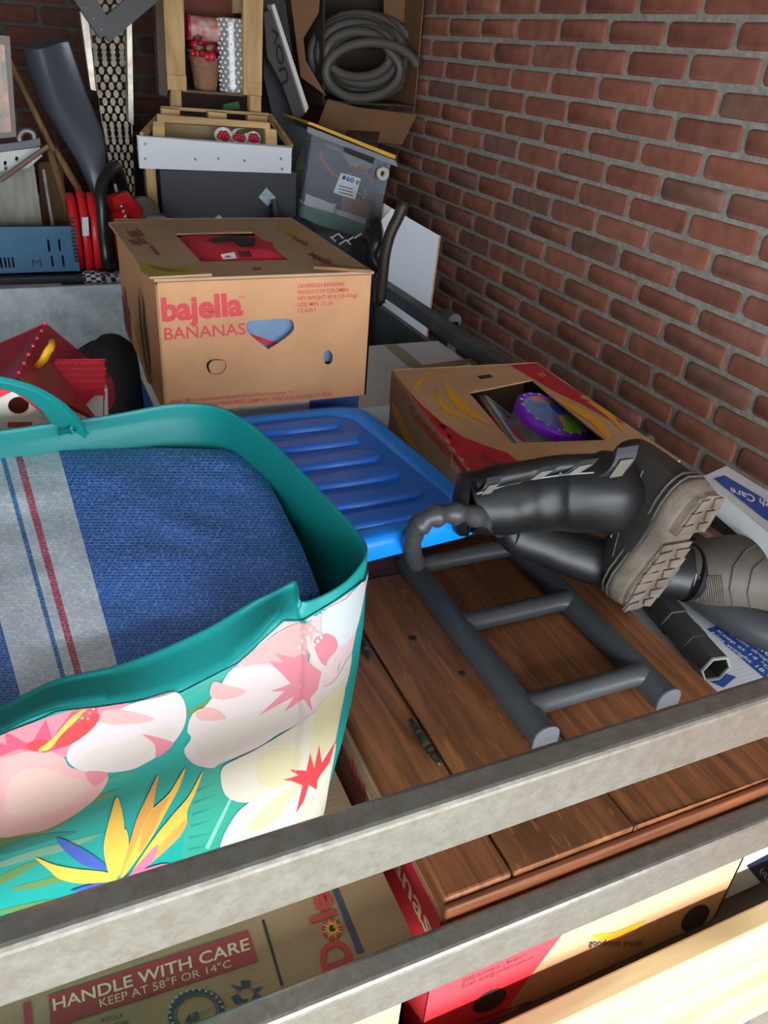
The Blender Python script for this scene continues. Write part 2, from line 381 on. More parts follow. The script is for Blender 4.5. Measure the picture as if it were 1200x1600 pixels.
MB().box(TX0-.04, TX1+.06, 1.42, 1.48, GZ0+.25, GZ0+.31, GALVD).box(TX0+.1, TX0+.16, RD+.02, TY1, GZ0+.3, TZ-.042, GALVD).box(TX1-.16, TX1-.1, RD+.02, TY1, GZ0+.3, TZ-.042, GALVD).build('axle', tr)

# ================================================================== CARTONS
KRAFT = cardboard('kraft_board', '#b88a64'); KRAFT2 = cardboard('kraft_board_shaded', '#ab8a6c', axis=1)
KRAFTY = cardboard('kraft_board_warm', '#bc9874', axis=0)
CUT = mat('board_cut_edge', '#8a6642', rough=.9, var=.4, vscale=300)
RED = mat('red_print', '#c0303c', rough=.6, var=.12, vscale=20, spec=.3)
INKR = mat('red_ink', '#b83a3c', rough=.7); INKK = mat('black_ink', '#2a2624', rough=.7); INKY = mat('yellow_ink', '#e2a028', rough=.65)
INKDR = mat('dark_red_ink', '#7e2830', rough=.7); INKBL = mat('slate_blue_ink', '#3c4656', rough=.7); CREAM = mat('cream_ink', '#d8c49a', rough=.7)
WHITEP = cardboard('white_board', '#d6d8da', axis=1, var=.05); BLUEP = mat('blue_ink', '#2c52a0', rough=.6, var=.1, vscale=30); WHITEINK = mat('white_ink', '#e6e6e6', rough=.6)
def carton(name, label, x0, x1, y0, y1, z0, z1, side, top=None, hole=None, front_holes=None, T=.004, group=None, lid=True, quad=None):
    """corrugated tray with a lid panel that may have a window; quad gives turned corners (front left, front right, back right, back left)"""
    q = quad or [(x0, y0), (x1, y0), (x1, y1), (x0, y1)]; q = [Vector((a, b, 0)) for a, b in q]; c = sum(q, Vector())/4
    t = thing(name, label, 'box', (c.x, c.y, z0), group); top = top or side; zt = z1-(T if lid else 0)
    def L(p, z): return Vector((p.x, p.y, z))
    def wall(a, b, holes=()):
        n = Vector((0, 0, 1)).cross(b-a).normalized()*T; m = MB(); m.prism([L(a, z0), L(b, z0), L(b, zt), L(a, zt)], n, side, holes=holes); return m
    wall(q[0], q[1], front_holes or ()).build('front_wall', t)
    mb = MB()
    for a, b in ((q[1], q[2]), (q[2], q[3]), (q[3], q[0])):
        d = (b-a).normalized()*T; w_ = wall(a+d*0, b); mb.add(w_.v, w_.f, side)
    i_ = [p+(c-p).normalized()*T*1.6 for p in q]; mb.prism([L(p, z0) for p in i_], (0, 0, T), side); mb.build('body', t)
    if lid:
        mb = MB(); mb.prism([L(p, zt) for p in q], (0, 0, T), top, holes=[hole] if hole else ()); mb.build('lid', t, bevel=.001)
    return t

# ---- banana carton with the red jacket
BX0, BX1, BY0, BY1, BZ0, BZ1 = .203, .603, 1.362, 1.86, -.608, -.362
fr = on_plane(Y=BY0); tp = on_plane(Z=BZ1)
def w3(pts, **k): return [at(x, y, **k) for x, y in pts]
hh = smooth_loop([(386, 506), (394, 501), (448, 498), (459, 507), (455, 521), (424, 543), (416, 543), (387, 519)], 3)
h2 = smooth_loop([(322, 573), (329, 562), (350, 563), (353, 575), (345, 584), (330, 584)], 3)
h3 = smooth_loop([(506, 552), (514, 547), (520, 556), (517, 568), (508, 568)], 3)
box1 = carton('banana_carton', 'brown banana carton with red lettering and a red jacket showing in its top', BX0, BX1, BY0, BY1, BZ0, BZ1, KRAFT, KRAFT2,
              hole=w3([(314, 412), (453, 409), (395, 365), (270, 368)], Z=BZ1-.004),
              front_holes=[w3([(p.x, p.y) for p in h], Y=BY0) for h in (hh, h2, h3)])
mb = MB(); mb.prism(w3([(234, 436), (331, 431), (255, 350), (170, 351)], Z=BZ1+.001), (0, 0, .004), KRAFT2); mb.build('flap', box1, bevel=.001)
mb = MB(); q = smooth_loop([(326, 572), (334, 563), (352, 565), (352, 577), (343, 583), (331, 583)], 3)
mb.prism(w3([(p.x, p.y) for p in q], Y=BY0+.004), (0, .004, 0), KRAFT); mb.build('punched_tab', box1)
mb = MB()
write(mb, 'bajella', (253, 501), (380, 491), (378, 457), (251, 466), fr, INKR, bold=.04)
write(mb, 'BANANAS', (257, 531), (384, 522), (383, 504), (256, 512), fr, INKR, bold=.01)
write(mb, 'TM', (372, 467), (382, 466), (382, 461), (372, 462), fr, INKR)
mb.build('lettering', box1); mb = MB()
for i, s in enumerate(('CAVENDISH BANANAS', 'PRODUCT OF COLOMBIA', 'NET WEIGHT: 40 lb (18,14 kg)', 'SIZE: MIN. 17 cm', 'CLASS I')):
    y = 450+i*9.6; wd = (73, 80, 92, 55, 28)[i]; write(mb, s, (465, y), (465+wd, y-5*wd/90), (465+wd, y-6-5*wd/90), (465, y-6), fr, INKR, bold=.012)
mb.build('product_text', box1); mb = MB()
write(mb, 'bajella TM is a registered trademark of Dole Food Company, Inc.', (267, 630), (461, 614), (461, 608), (267, 624), fr, INKR, bold=.006)
write(mb, 'DISTRIBUTED BY DOLE FRESH FRUIT COMPANY, WESTLAKE VILLAGE, CA 91361', (268, 639), (520, 618), (520, 612), (268, 633), fr, INKR, bold=.006)
mb.build('lettering', box1)
mb = MB(); BAN = mat('printed_banana', '#a08a2c', rough=.7); BAN2 = mat('printed_banana_shade', '#7c6a22', rough=.7)
fl = lambda x, y: (at(x, y, Z=BZ1+.0052), Vector((0, 0, 1)))
shape(mb, [(219, 421), (222, 410), (235, 414), (262, 416), (290, 416), (318, 419), (303, 426), (270, 431), (240, 429), (225, 428)], fl, BAN)
for a in ((228, 413), (240, 416)): shape(mb, [a, (a[0]+20, a[1]+9), (a[0]+62, a[1]+8), (a[0]+20, a[1]+6)], fl, BAN2, off=.001)
for (a, b, c, d) in (((207, 383), (232, 381), (222, 370), (198, 372)), ((204, 371), (226, 369), (218, 356), (196, 358)), ((243, 398), (250, 398), (236, 378), (229, 379))):
    write(mb, 'bajella', a, b, c, d, fl, INKDR, bold=.02)
mb.build('banana_print', box1); mb = MB(); 
def lf(x, y):
    q = at(x, y, X=BX0); q.y = min(q.y, BY1-.002); q.z = min(q.z, BZ1-.004); return q, Vector((-1, 0, 0))
shape(mb, [(216, 450), (222, 462), (229, 520), (236, 570), (238, 600), (228, 590), (216, 540), (211, 515), (216, 490)], lf, mat('printed_banana_orange', '#94682a', rough=.7))
for dx in (0, 6): shape(mb, [(218+dx, 462), (222+dx, 500), (229+dx, 560), (234, 590), (226+dx, 560), (219+dx, 510)], lf, INKK, off=.001)
write(mb, 'bajella', (181, 470), (207, 530), (203, 468), (178, 412), lf, INKDR, bold=.03)
mb.build('side_print', box1); mb = MB()
for q in (((480, 398), (512, 415), (525, 410), (490, 394)), ((455, 372), (478, 385), (486, 382), (462, 369))): write(mb, 'bajella', *q, tp, INKDR, bold=.02)
shape(mb, [(432, 353), (452, 354), (470, 362), (455, 366), (440, 361)], tp, BAN)
write(mb, '8', (395, 423), (410, 422), (408, 418), (393, 419), tp, INKDR)
mb.build('printed_pattern', box1)
# torn edges of the lid
mb = MB(); mb.prism(w3([(490, 421), (580, 427), (576, 424), (500, 416)], Z=BZ1+.0005), (0, 0, .006), CUT); mb.build('torn_edge', box1)
# ---- things inside it


JK = mat('red_fabric', '#c8253c', rough=.75, bump=.3, bscale=400)
mb = MB(); N = 18; g = []
for j in range(N+1):
    r = []
    for i in range(N+1):
        x = BX0+.02+(BX1-BX0-.04)*i/N; y = BY0+.03+(BY1-BY0-.06)*j/N
        e = min(i, N-i, j, N-j)/N; z = BZ1-.05+.05*min(1, e*3.2)+.010*noise.noise(Vector((x*12, y*14, 1)))
        r.append((x, y, z))
    g.append(r)
mb.loft(g, JK, caps=False, closed=False)
mb.loft([[(p[0], p[1], BZ1-.07) for p in g[0]], g[0]], JK, caps=False, closed=False)
jk = tag(mb.build('jacket', solid=.003), 'red jacket with black buckle folded inside the brown banana carton', 'jacket'); JM = on_mesh(mb)
mb = MB()
shape(mb, [(325, 378), (350, 370), (372, 370), (400, 374), (398, 385), (373, 386), (362, 378), (335, 383)], JM, mat('black_webbing', '#17171a', rough=.6), off=.003, smooth=False)
shape(mb, [(345, 400), (366, 396), (370, 406), (349, 408)], JM, WHITEP, off=.003, smooth=False)
for k in range(4): shape(mb, [(371+k*5, 395), (374+k*5, 394), (379+k*5, 403), (376+k*5, 404)], JM, MATS['black_webbing'], off=.003, smooth=False)
shape(mb, [(306, 408), (328, 404), (333, 410), (312, 413)], JM, MATS['black_webbing'], off=.003, smooth=False)
mb.build('buckle_and_tag', jk)
CL = mat('slate_cloth', '#7189a8', rough=.9, var=.15, vscale=20); CLB = mat('sky_plastic', '#2488c0', rough=.5); CLR = mat('crimson_cloth', '#b8243c', rough=.8)
mb = MB(); mb.box(BX0+.02, BX1-.02, BY0+.02, BY1-.05, BZ0+.065, BZ0+.17, CL); fc_ = tag(mb.build('folded_cloth', bevel=.006, seg=3), 'slate blue cloth seen through the hand hole of the brown banana carton', 'cloth')
g = on_plane(Y=BY0+.0195)
mb = MB(); shape(mb, [(380, 519), (400, 524), (425, 533), (445, 536), (440, 541), (420, 540), (398, 530), (380, 524)], g, CLR, smooth=False)
shape(mb, [(380, 525), (398, 531), (420, 541), (432, 542), (430, 556), (380, 556)], g, CLB, smooth=False); mb.build('stripe', fc_)
mb = MB(); mb.box(BX0+.016, BX1-.016, BY0+.012, BY1-.05, BZ0+.005, BZ0+.062, CLB); mb2 = mb
tag(mb.build('folded_plastic_bag', bevel=.015, seg=3), 'bright blue plastic lying lowest inside the brown banana carton', 'bag')
# ---- white and blue carton under it
t = carton('white_carton', 'white and blue carton under the brown banana carton', BX0+.004, BX1+.006, BY0+.05, 1.86, TZ, -.6085, WHITEP)
mb = MB(); s_ = on_plane(X=.2095)
mb.add([(BX0+.0035, 1.38, -.9), (BX0+.0035, 1.85, -.9), (BX0+.0035, 1.85, -.66), (BX0+.0035, 1.38, -.66)], [(0, 1, 2, 3)], BLUEP)
mb.add([(.50, BY0+.0493, -.70), (.607, BY0+.0493, -.70), (.607, BY0+.0493, -.612), (.50, BY0+.0493, -.612)], [(0, 1, 2, 3)], BLUEP); mb.build('blue_print', t)

# ---- printed carton at the wall side, with books and tin
CZ = -.62; CQ = [(.655, 1.005), (1.066, .952), (1.092, 1.475), (.727, 1.508)]
CX0, CX1, CY0, CY1 = .735, 1.06, 1.01, 1.46
hole = w3([(800, 695), (945, 690), (831, 596), (733, 616)], Z=CZ-.004)
cav = carton('printed_carton', 'red and brown banana carton holding a round tin beside the brick wall', 0, 0, 0, 0, CZ-.25, CZ, KRAFT2, cardboard('kraft_board_lit', '#c89e76', axis=1), hole=hole, quad=CQ)  # lid board coloured lighter than the sides, painting in light on the top
mb = MB(); bm_ = MB(); bm_.prism([(a, b, CZ) for a, b in CQ], (0, 0, -.25), KRAFT2); topf = on_mesh(bm_)
shape(mb, [(632, 604), (642, 615), (660, 634), (690, 660), (725, 684), (760, 697), (793, 708), (800, 714), (812, 722), (798, 733), (750, 738), (737, 741), (720, 722), (690, 682)], topf, RED, smooth=False, fine=14)
shape(mb, [(797, 571), (838, 567.5), (880, 597), (930, 628), (985, 665), (950, 655), (905, 630), (866, 612), (838, 595), (815, 582)], topf, RED, smooth=False, fine=14)
for P in ([(645, 610), (650, 598), (662, 590), (678, 588), (664, 594), (653, 604)], [(680, 612), (684, 630), (700, 645), (730, 656), (708, 641), (690, 626)],
          [(694, 594), (699, 618), (717, 640), (742, 654), (766, 664), (738, 640), (714, 618), (700, 600)], [(865, 620), (900, 634), (935, 655), (955, 682), (945, 683), (925, 662), (892, 640)],
          [(918, 628), (945, 640), (968, 662), (975, 680), (962, 664), (940, 645)], [(1008, 676), (1014, 688), (1006, 702), (992, 706), (1003, 696)]):
    shape(mb, P, topf, INKY, off=.0012)
write(mb, 'banana', (682, 612), (688, 635), (690, 632), (684, 609), topf, INKK); shape(mb, [(745, 588), (766, 585), (771, 590), (750, 593)], topf, INKK, smooth=False)
for q in (((840, 575), (868, 590), (872, 587), (845, 572)), ((852, 576), (880, 593), (884, 590), (858, 574))): write(mb, 'goodness', *q, topf, INKDR)
for q in (((838, 584), (850, 592), (846, 586)), ((843, 582), (855, 591), (851, 585))): shape(mb, q, topf, INKY, smooth=False, off=.0014)
write(mb, 'Bananas', (748, 715), (785, 732), (792, 724), (755, 707), topf, INKDR, bold=.02)
mb.build('lid_print', cav)
mb = MB()
write(mb, 'Cavendish', (643, 648), (698, 712), (697, 688), (641, 629), topf, INKR, bold=.02, off=.0016)
write(mb, 'Bananas', (706, 728), (722, 745), (722, 727), (706, 708), topf, CREAM, bold=.02, off=.002)
shape(mb, [(612, 628), (622, 640), (636, 670), (650, 700), (636, 690), (620, 660)], topf, INKY); shape(mb, [(668, 642), (690, 660), (712, 690), (726, 715), (734, 748), (734, 760), (722, 745), (705, 720), (695, 690), (680, 662)], topf, RED, smooth=False, fine=15)
mb.build('side_print', cav)
# contents: four picture books, a yellow booklet and the round tin
cols = ['#2a5a86', '#c03048', '#d8c050', '#5a94b4', '#e8e4dc']
for i in range(5):
    x = .745+i*.008; c = mat('book_cover_%d' % i, cols[i], rough=.35)
    mb = MB(); A, B, Dv = at(744-3+i*4, 619, Z=CZ-.022-.003*(4-i)), at(800-4+i*4, 700, Z=CZ-.022-.003*(4-i)), Vector((.10, 0, -.075))
    n = (B-A).cross(Dv).normalized()*.0045; mb.prism([A, B, B+Dv, A+Dv], n, c)
    lab = ['dark blue book at the left end of the row beside the tin', 'red book second from the left beside the tin', 'yellow edged book in the middle beside the tin', 'pale blue book second from the right in the row beside the tin', 'white and magenta picture book leaning nearest the round tin'][i]
    bk = tag(mb.build('picture_book', bevel=.001), lab, 'book', 'picture books in the printed carton')
    if i == 4:
        mb = MB(); d = Vector((0, 0, .0)); nn = -n.normalized() if n.x > 0 else n.normalized()
        for (u0, u1, v0, v1, cc) in ((.05, .45, .1, .5, '#5aa0d0'), (.45, .8, 0, .5, '#b0307c'), (.8, 1, 0, .4, '#e8b420'), (.15, .35, .2, .6, '#e89030')):
            pts = [A+(B-A)*u+Dv*v for u, v in ((u0, v0), (u1, v0), (u1, v1), (u0, v1))]
            for s in (1, -1): pass
            for off in (n*1.12, -n*.12): mb.add([p+off for p in pts], [(0, 1, 2, 3)], mat('cover_'+cc, cc, rough=.35))
        mb.build('cover_picture', bk)
tinax = Vector((.20, -.17, .9)).normalized(); tc_ = at(866, 646, Z=CZ-.020); TR = .084
PUR = mat('purple_enamel', '#8430d8', rough=.25, metal=.2)
tin = thing('biscuit_tin', 'round biscuit tin with purple rim and bright picture lid in the red and brown carton', 'tin', tc_-tinax*.10)
MB().lathe([(.001, -.10), (TR-.006, -.10), (TR-.004, -.095), (TR-.004, -.02)], tc_, tinax, mat('tin_side', '#6d8c8a', rough=.3, metal=.3, var=.5, vscale=45, col2='#b8a878'), n=48).build('body', tin)
MB().lathe([(TR, -.022), (TR+.001, -.004), (TR-.003, 0), (TR-.012, 0), (TR-.014, -.003)], tc_, tinax, PUR, n=48).build('rim', tin)
x_ = tinax.orthogonal().normalized(); y_ = tinax.cross(x_)
def tinp(px, py):
    d = ray(px, py); t = (tc_-tinax*.003).dot(tinax)/d.dot(tinax); q = d*t; r = q-tc_; r -= tinax*r.dot(tinax)
    if r.length > TR-.014: q = tc_-tinax*.003+r.normalized()*(TR-.014)
    return q, tinax
lidmb = MB().lathe([(.0001, -.003), (TR-.013, -.003)], tc_, tinax, mat('tin_sky', '#a8dcff', rough=.3), n=48)
for P, c in (([(812, 628), (830, 610), (870, 600), (875, 640), (905, 700), (940, 700), (900, 620), (845, 605)], '#86c858'), ([(850, 606), (872, 625), (860, 634), (846, 622), (836, 628), (828, 618), (840, 620)], '#f0a030'),
             ([(858, 632), (872, 630), (885, 645), (872, 648)], '#4a5cc0'), ([(872, 650), (890, 650), (898, 662), (885, 668), (876, 660)], '#f09a40'), ([(880, 668), (905, 665), (915, 690), (890, 692)], '#8cc03c'), ([(845, 670), (868, 668), (878, 690), (862, 690)], '#3c88b0')):
    shape(lidmb, P, tinp, mat('tin_'+c, c, rough=.3), off=.0006+.0003*random.random())
for k in range(36):
    a = 2*math.pi*k/36
    if k % 2: continue
    u = x_*math.cos(a)+y_*math.sin(a); v = tinax.cross(u); c0 = tc_+u*(TR-.0085)+tinax*.0012
    lidmb.add([c0-u*.003-v*.0028, c0+u*.003-v*.0028, c0+u*.003+v*.0028, c0-u*.003+v*.0028], [(0, 1, 2, 3)], WHITEINK)
lidmb.build('picture_lid', tin)
mb = MB(); mb.prism(w3([(805, 706), (890, 703), (886, 692), (800, 694)], Z=CZ-.035), (0, 0, -.02), mat('yellow_cover', '#c8ac30', rough=.5)); tag(mb.build('booklet'), 'yellow booklet lying in front of the round tin in the carton', 'book')
# white taped box behind, white printed box under the boots
t = carton('taped_carton', 'white carton closed with brown tape behind the red and brown carton', .614, 1.045, 1.50, 1.885, TZ, -.70, WHITEP)
mb = MB(); TAPE = mat('packing_tape', '#8c8458', rough=.35); z = -.6992
g = on_plane(Z=z); shape(mb, [(600, 540), (620, 538), (662, 572), (640, 574)], g, TAPE, smooth=False); shape(mb, [(640, 574), (738, 560), (730, 570), (664, 582)], g, TAPE, off=.001, smooth=False); mb.build('tape', t)
carton('plain_carton', 'plain brown carton supporting the red and brown carton', CX0+.01, CX1-.01, CY0+.02, CY1-.02, TZ, CZ-.252, KRAFT2)
WX0, WX1, WY0, WY1 = .812, 1.068, .42, .94
t = carton('white_carton', 'white carton with a blue handling label under the boots', WX0, WX1, WY0, WY1, TZ, -.80, WHITEP)
mb = MB(); g = on_plane(Z=-.80)
def gw(x, y):
    q = at(x, y, Z=-.80); q.x = min(max(q.x, WX0), WX1); q.y = min(max(q.y, WY0), WY1); return q, Vector((0, 0, 1))
shape(mb, [(1104, 983), (1145, 972), (1230, 1030), (1330, 1110), (1290, 1135), (1200, 1065), (1187, 1054)], gw, BLUEP, smooth=False)
shape(mb, [(1094, 1040), (1150, 1058), (1130, 1075), (1108, 1065)], gw, BLUEP, smooth=False)
o_ = at(1143, 990, Z=-.80); u_ = (at(1199, 1031, Z=-.80)-o_).normalized(); v_ = Vector((-u_.y, u_.x, 0))
for s, a, wd, h in (('Handle With Care', (1143, 985), .20, .017), ('Do not drop or turn over', (1129, 984), .185, .008), ('Keep at 14 °C or 58 °F', (1119, 987), .17, .008), ('Net weight 18.14 kg (40 lb)', (1109, 990), .20, .008)):
    write3(mb, s, at(a[0], a[1], Z=-.80), u_, v_, wd, h, WHITEINK, bold=.015, off=.0014)
mb.build('blue_label', t)
mb = MB(); NV = mat('navy_print', '#1e2844', rough=.6); g = lambda x, y: (at(x, y, Y=WY0), Vector((0, -1, 0)))
shape(mb, [(1140, 1405), (1158, 1398), (1215, 1478), (1260, 1530), (1130, 1560), (1112, 1480)], g, NV, smooth=False); shape(mb, [(1166, 1352), (1230, 1318), (1250, 1420), (1205, 1398)], g, NV, smooth=False)
write(mb, 'c', (1158, 1416), (1172, 1424), (1178, 1412), (1166, 1404), g, MATS['mortar'], bold=.02); write(mb, '(q)', (1186, 1362), (1200, 1374), (1204, 1364), (1190, 1354), g, WHITEINK)
mb.build('navy_print', t)
# loose lid on the rail
A = [at(1098, 746, Z=-.615), at(1135, 729, Z=-.615)]; B = [Vector((.975, .46, -.615)), Vector((1.125, .46, -.615))]
mb = MB(); mb.prism([B[0], B[1], A[1], A[0]], (0, 0, -.04), WHITEP)
fl = tag(mb.build('carton_lid', bevel=.002), 'white and blue carton lid lying beyond the boots by the brick wall', 'box lid')
mb = MB(); g = on_plane(Z=-.6148)
shape(mb, [(1115, 748), (1132, 743), (1215, 792), (1330, 850), (1300, 880), (1190, 808)], g, BLUEP, smooth=False)
write(mb, 'Handle With Care', (1290, 815), (1140, 762), (1142, 772), (1282, 828), g, WHITEINK, bold=.02)
for k in range(3): write(mb, 'Do not drop or turn over', (1262-k*2, 797-k*5), (1150, 752-k*2.4), (1151, 756-k*2.4), (1260-k*2, 802-k*5), g, WHITEINK)
mb.build('blue_print', fl)

# ---- cartons under the wooden door and under the tub
bB = carton('printed_carton', 'red and brown carton under the dark wooden door with its end behind the rails', .303, .788, .402, .90, TZ, -.7785, KRAFTY)
mb = MB(); g = lambda x, y: (at(x, y, Y=.402), Vector((0, -1, 0)))
REDB = mat('bright_red_print', '#c8323c', rough=.6)
mb.add([(.3031, .4016, TZ), (.42, .4016, TZ), (.55, .4016, -.7795), (.3031, .4016, -.7795)], [(0, 1, 2, 3)], REDB)
write(mb, '2030 Antwerp - Belgium', (722, 1536), (822, 1492), (822, 1488), (722, 1530), g, INKK, bold=.006)
write(mb, 'Email: bna@uniban.com.co', (721, 1544), (834, 1496), (834, 1491), (721, 1538), g, INKK, bold=.006)
write(mb, 'goodness inside', (919, 1477), (1003, 1477), (1003, 1467), (919, 1467), g, INKK, bold=.0, shear=.2)
shape(mb, [(925, 1461), (960, 1456), (1010, 1438), (975, 1462), (945, 1468)], g, mat('orange_ink', '#e89a18', rough=.6))
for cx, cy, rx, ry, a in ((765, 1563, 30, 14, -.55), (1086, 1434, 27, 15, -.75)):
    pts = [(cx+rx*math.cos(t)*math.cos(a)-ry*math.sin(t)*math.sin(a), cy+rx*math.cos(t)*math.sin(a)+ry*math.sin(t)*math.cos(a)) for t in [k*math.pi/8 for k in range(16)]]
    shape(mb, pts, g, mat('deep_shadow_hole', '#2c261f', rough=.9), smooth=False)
for k in range(3): shape(mb, [(740+k*32, 1594-k*11), (766+k*32, 1585-k*11), (766+k*32, 1587-k*11), (740+k*32, 1596-k*11)], g, INKK, smooth=False)
mb.build('front_print', bB)
mb = MB(); x = .3026
mb.add([(x, .403, TZ), (x, .89, TZ), (x, .89, -.90), (x, .66, -.80), (x, .55, -.779), (x, .403, -.779)], [(0, 1, 2, 3, 4, 5)], RED)
def left_face(s, y, z, wd, h, m): write3(mb, s, (x, y, z), (0, -1, 0), (0, 0, 1), wd, h, m, bold=.02)
left_face('Bananas', .60, -.84, .185, .035, CREAM); mb.build('side_print', bB)
mb = MB(); q = .3022
mb.add([(q, .55, -.85), (q, .80, -.90), (q, .80, -.785), (q, .55, -.785)], [(0, 1, 2, 3)], KRAFT2); write3(mb, 'Cavendish', (q-.0004, .79, -.83), (0, -1, 0), (0, 0, 1), .2, .03, INKR, bold=.02); mb.build('side_lettering', bB)
bC = carton('printed_carton', 'brown carton printed handle with care under the flowered tub', -.30, .272, .402, .95, TZ, -.80, KRAFTY, cardboard('kraft_board_dull', '#a68868', axis=1))
def gc(x, y): q = at(x, y, Z=-.7995); return Vector((min(max(q.x, -.3), .272), q.y, q.z)), Vector((0, 0, 1))
mb = MB(); DR = mat('dull_red_print', '#9c3c3c', rough=.7)
shape(mb, [(76, 1556), (388, 1454), (404, 1502), (80, 1607)], gc, DR, smooth=False)
write(mb, 'HANDLE WITH CARE', (84, 1580), (391, 1484), (388, 1466), (82, 1562), gc, CREAM, bold=.012)
write(mb, 'KEEP AT 58°F OR 14°C', (157, 1575), (362, 1511), (360, 1500), (155, 1562), gc, CREAM, bold=.0)
shape(mb, [(36, 1568), (48, 1564), (52, 1610), (40, 1612)], gc, DR, smooth=False)
def ring(cx, cy, r0, r1, m, sq=.8, a=-.3):
    pts = []
    for t in [k*math.pi/16 for k in range(33)]: pts.append((r0, t))
    for t in [k*math.pi/16 for k in range(32, -1, -1)]: pts.append((r1, t))
    P = [(cx+r*math.cos(t)*math.cos(a)-r*sq*math.sin(t)*math.sin(a), cy+r*math.cos(t)*math.sin(a)+r*sq*math.sin(t)*math.cos(a)) for r, t in pts]
    for i in range(32): shape(mb, [P[i], P[i+1], P[64-i], P[65-i]], gc, m, smooth=False, off=.001)
ring(307, 1583, 45, 36, INKBL); ring(307, 1583, 33, 31, INKBL)
write(mb, '48', (290, 1602), (312, 1594), (310, 1580), (288, 1587), gc, INKBL, bold=.02); write(mb, 'ECT', (315, 1586), (328, 1582), (327, 1577), (314, 1581), gc, INKBL)
for k in range(26):
    a_ = 2*math.pi*k/26; c_, s_n = math.cos(a_), math.sin(a_); P0 = (307+36.5*c_, 1583+31*s_n); shape(mb, [(P0[0]+7*c_-1.5*s_n, P0[1]+6*s_n+1.5*c_), (P0[0]+7*c_+1.5*s_n, P0[1]+6*s_n-1.5*c_), (P0[0]+1.5*c_, P0[1]+1.5*s_n)], gc, CREAM, smooth=False, off=.0014)
write(mb, 'AZOLE', (158, 1598), (193, 1590), (192, 1584), (157, 1592), gc, INKK); write(mb, 'OR', (180, 1606), (203, 1601), (202, 1594), (179, 1599), gc, INKK)
for k in range(3):      # recycling arrows
    a0 = math.radians(90+120*k); c = Vector((385, 1553))
    def pp(r, a): return (c.x+r*math.cos(a), c.y-r*.85*math.sin(a))
    shape(mb, [pp(25, a0-.25), pp(25, a0+.35), pp(13, a0+.7), pp(14, a0-.5)], gc, INKBL, smooth=False, off=.001)
    shape(mb, [pp(30, a0+1.0), pp(14, a0+.55), pp(10, a0+1.35)], gc, INKBL, smooth=False, off=.001)
# seam, logo and stripe on the second flap
shape(mb, [(409, 1438), (413, 1437), (443, 1540), (439, 1541)], gc, INKK, smooth=False)
LOGO = mat('logo_red', '#b0403a', rough=.7)
o3 = at(549, 1508, Z=-.7995); u3 = (at(512, 1400, Z=-.7995)-o3); 
write(mb, 'Dole', (551, 1503), (513, 1392), (476, 1404), (505, 1520), gc, LOGO, bold=.03)
for k in range(16):
    a = 2*math.pi*k/16; c = (519, 1452); r1 = 20 if k % 2 else 14
    shape(mb, [(c[0]+3*math.cos(a+.8), c[1]+3*math.sin(a+.8)), (c[0]+r1*math.cos(a), c[1]+r1*math.sin(a)), (c[0]+3*math.cos(a-.8), c[1]+3*math.sin(a-.8))], gc, mat('logo_yellow', '#d8b050', rough=.6), smooth=False, off=.0016)
shape(mb, [(519, 1390), (528, 1387), (569, 1487), (558, 1490)], gc, INKBL, smooth=False)
mb.build('lid_print', bC)


# ================================================================== WOODEN DOOR WITH HINGES
OAK = wood('dark_oak', '#603c26', '#945e3a', axis=1, scale=5, streak=16, rough=.38); OAKF = wood('figured_oak', '#5c3a24', '#94603a', axis=1, scale=3, streak=10, rough=.4, flecks=.55)
OAKX = wood('cross_oak', '#54301c', '#80492a', axis=0, scale=5, streak=16, rough=.5); DARKG = mat('dark_gap', '#1a120c', rough=.9)
PZ = -.745; door = thing('oak_panel', 'dark oak cabinet door with two brass hinges lying under the black ladder', 'door', (.55, .7, PZ-.033))
MB().box(.303, .383, .402, .942, PZ-.030, PZ, OAK).build('stile', door, bevel=.003)
MB().box(.386, .546, .402, .942, PZ-.030, PZ+.001, OAKF).build('middle_board', door, bevel=.0015)
mb = MB(); pts = [(.549, .402), (.806, .402), (.806, .77), (.803, .83), (.79, .89), (.765, .942), (.549, .942)]
mb.prism([(a, b, PZ-.030) for a, b in pts], (0, 0, .030), OAK); mb.build('wide_board', door, bevel=.002)
mb = MB(); pts = [(.303, .945), (.763, .945), (.73, .985), (.68, 1.012), (.60, 1.02), (.303, 1.02)]
mb.prism([(a, b, PZ-.030) for a, b in pts], (0, 0, .030), OAKX); mb.build('top_rail', door, bevel=.002)
MB().box(.306, .80, .405, .94, PZ-.0325, PZ-.0302, DARKG).build('backing', door)
MB().box(.300, .808, .3925, .4015, PZ-.031, PZ-.006, OAKX).build('moulding', door, bevel=.0035, seg=3)
BR = mat('aged_brass', '#57504a', rough=.35, metal=.8)
for (a, b) in ((at(562, 996, Z=PZ+.006), at(579, 1031, Z=PZ+.006)), (at(640, 1122, Z=PZ+.006), at(688, 1196, Z=PZ+.006))):
    L = (b-a).length; d = (b-a).normalized(); pr = [(.0005, 0), (.003, .002), (.0035, .005), (.002, .008), (.0045, .012), (.0045, .018), (.003, .021)]
    pr = [(r, h) for r, h in pr]; body = [(.0055, .024), (.0055, L*.35), (.0042, L*.36), (.006, L*.38), (.006, L*.62), (.0042, L*.64), (.0055, L*.65), (.0055, L-.024)]
    e2 = [(r, L-h) for r, h in reversed(pr)]
    h = MB().lathe(pr+body+e2, a, d, BR, n=16); h.build('hinge', door)
for (x, y, r) in ((at(645, 998, Z=PZ).x, at(645, 998, Z=PZ).y, .006), (at(722, 1053, Z=PZ).x, at(722, 1053, Z=PZ).y, .005)):
    MB().lathe([(.0001, .0014), (r, .0014), (r*.9, .0017), (.0001, .0018)], (x, y, PZ), (0, 0, 1), mat('oak_knot', '#20130c', rough=.6)).build('knot', door)

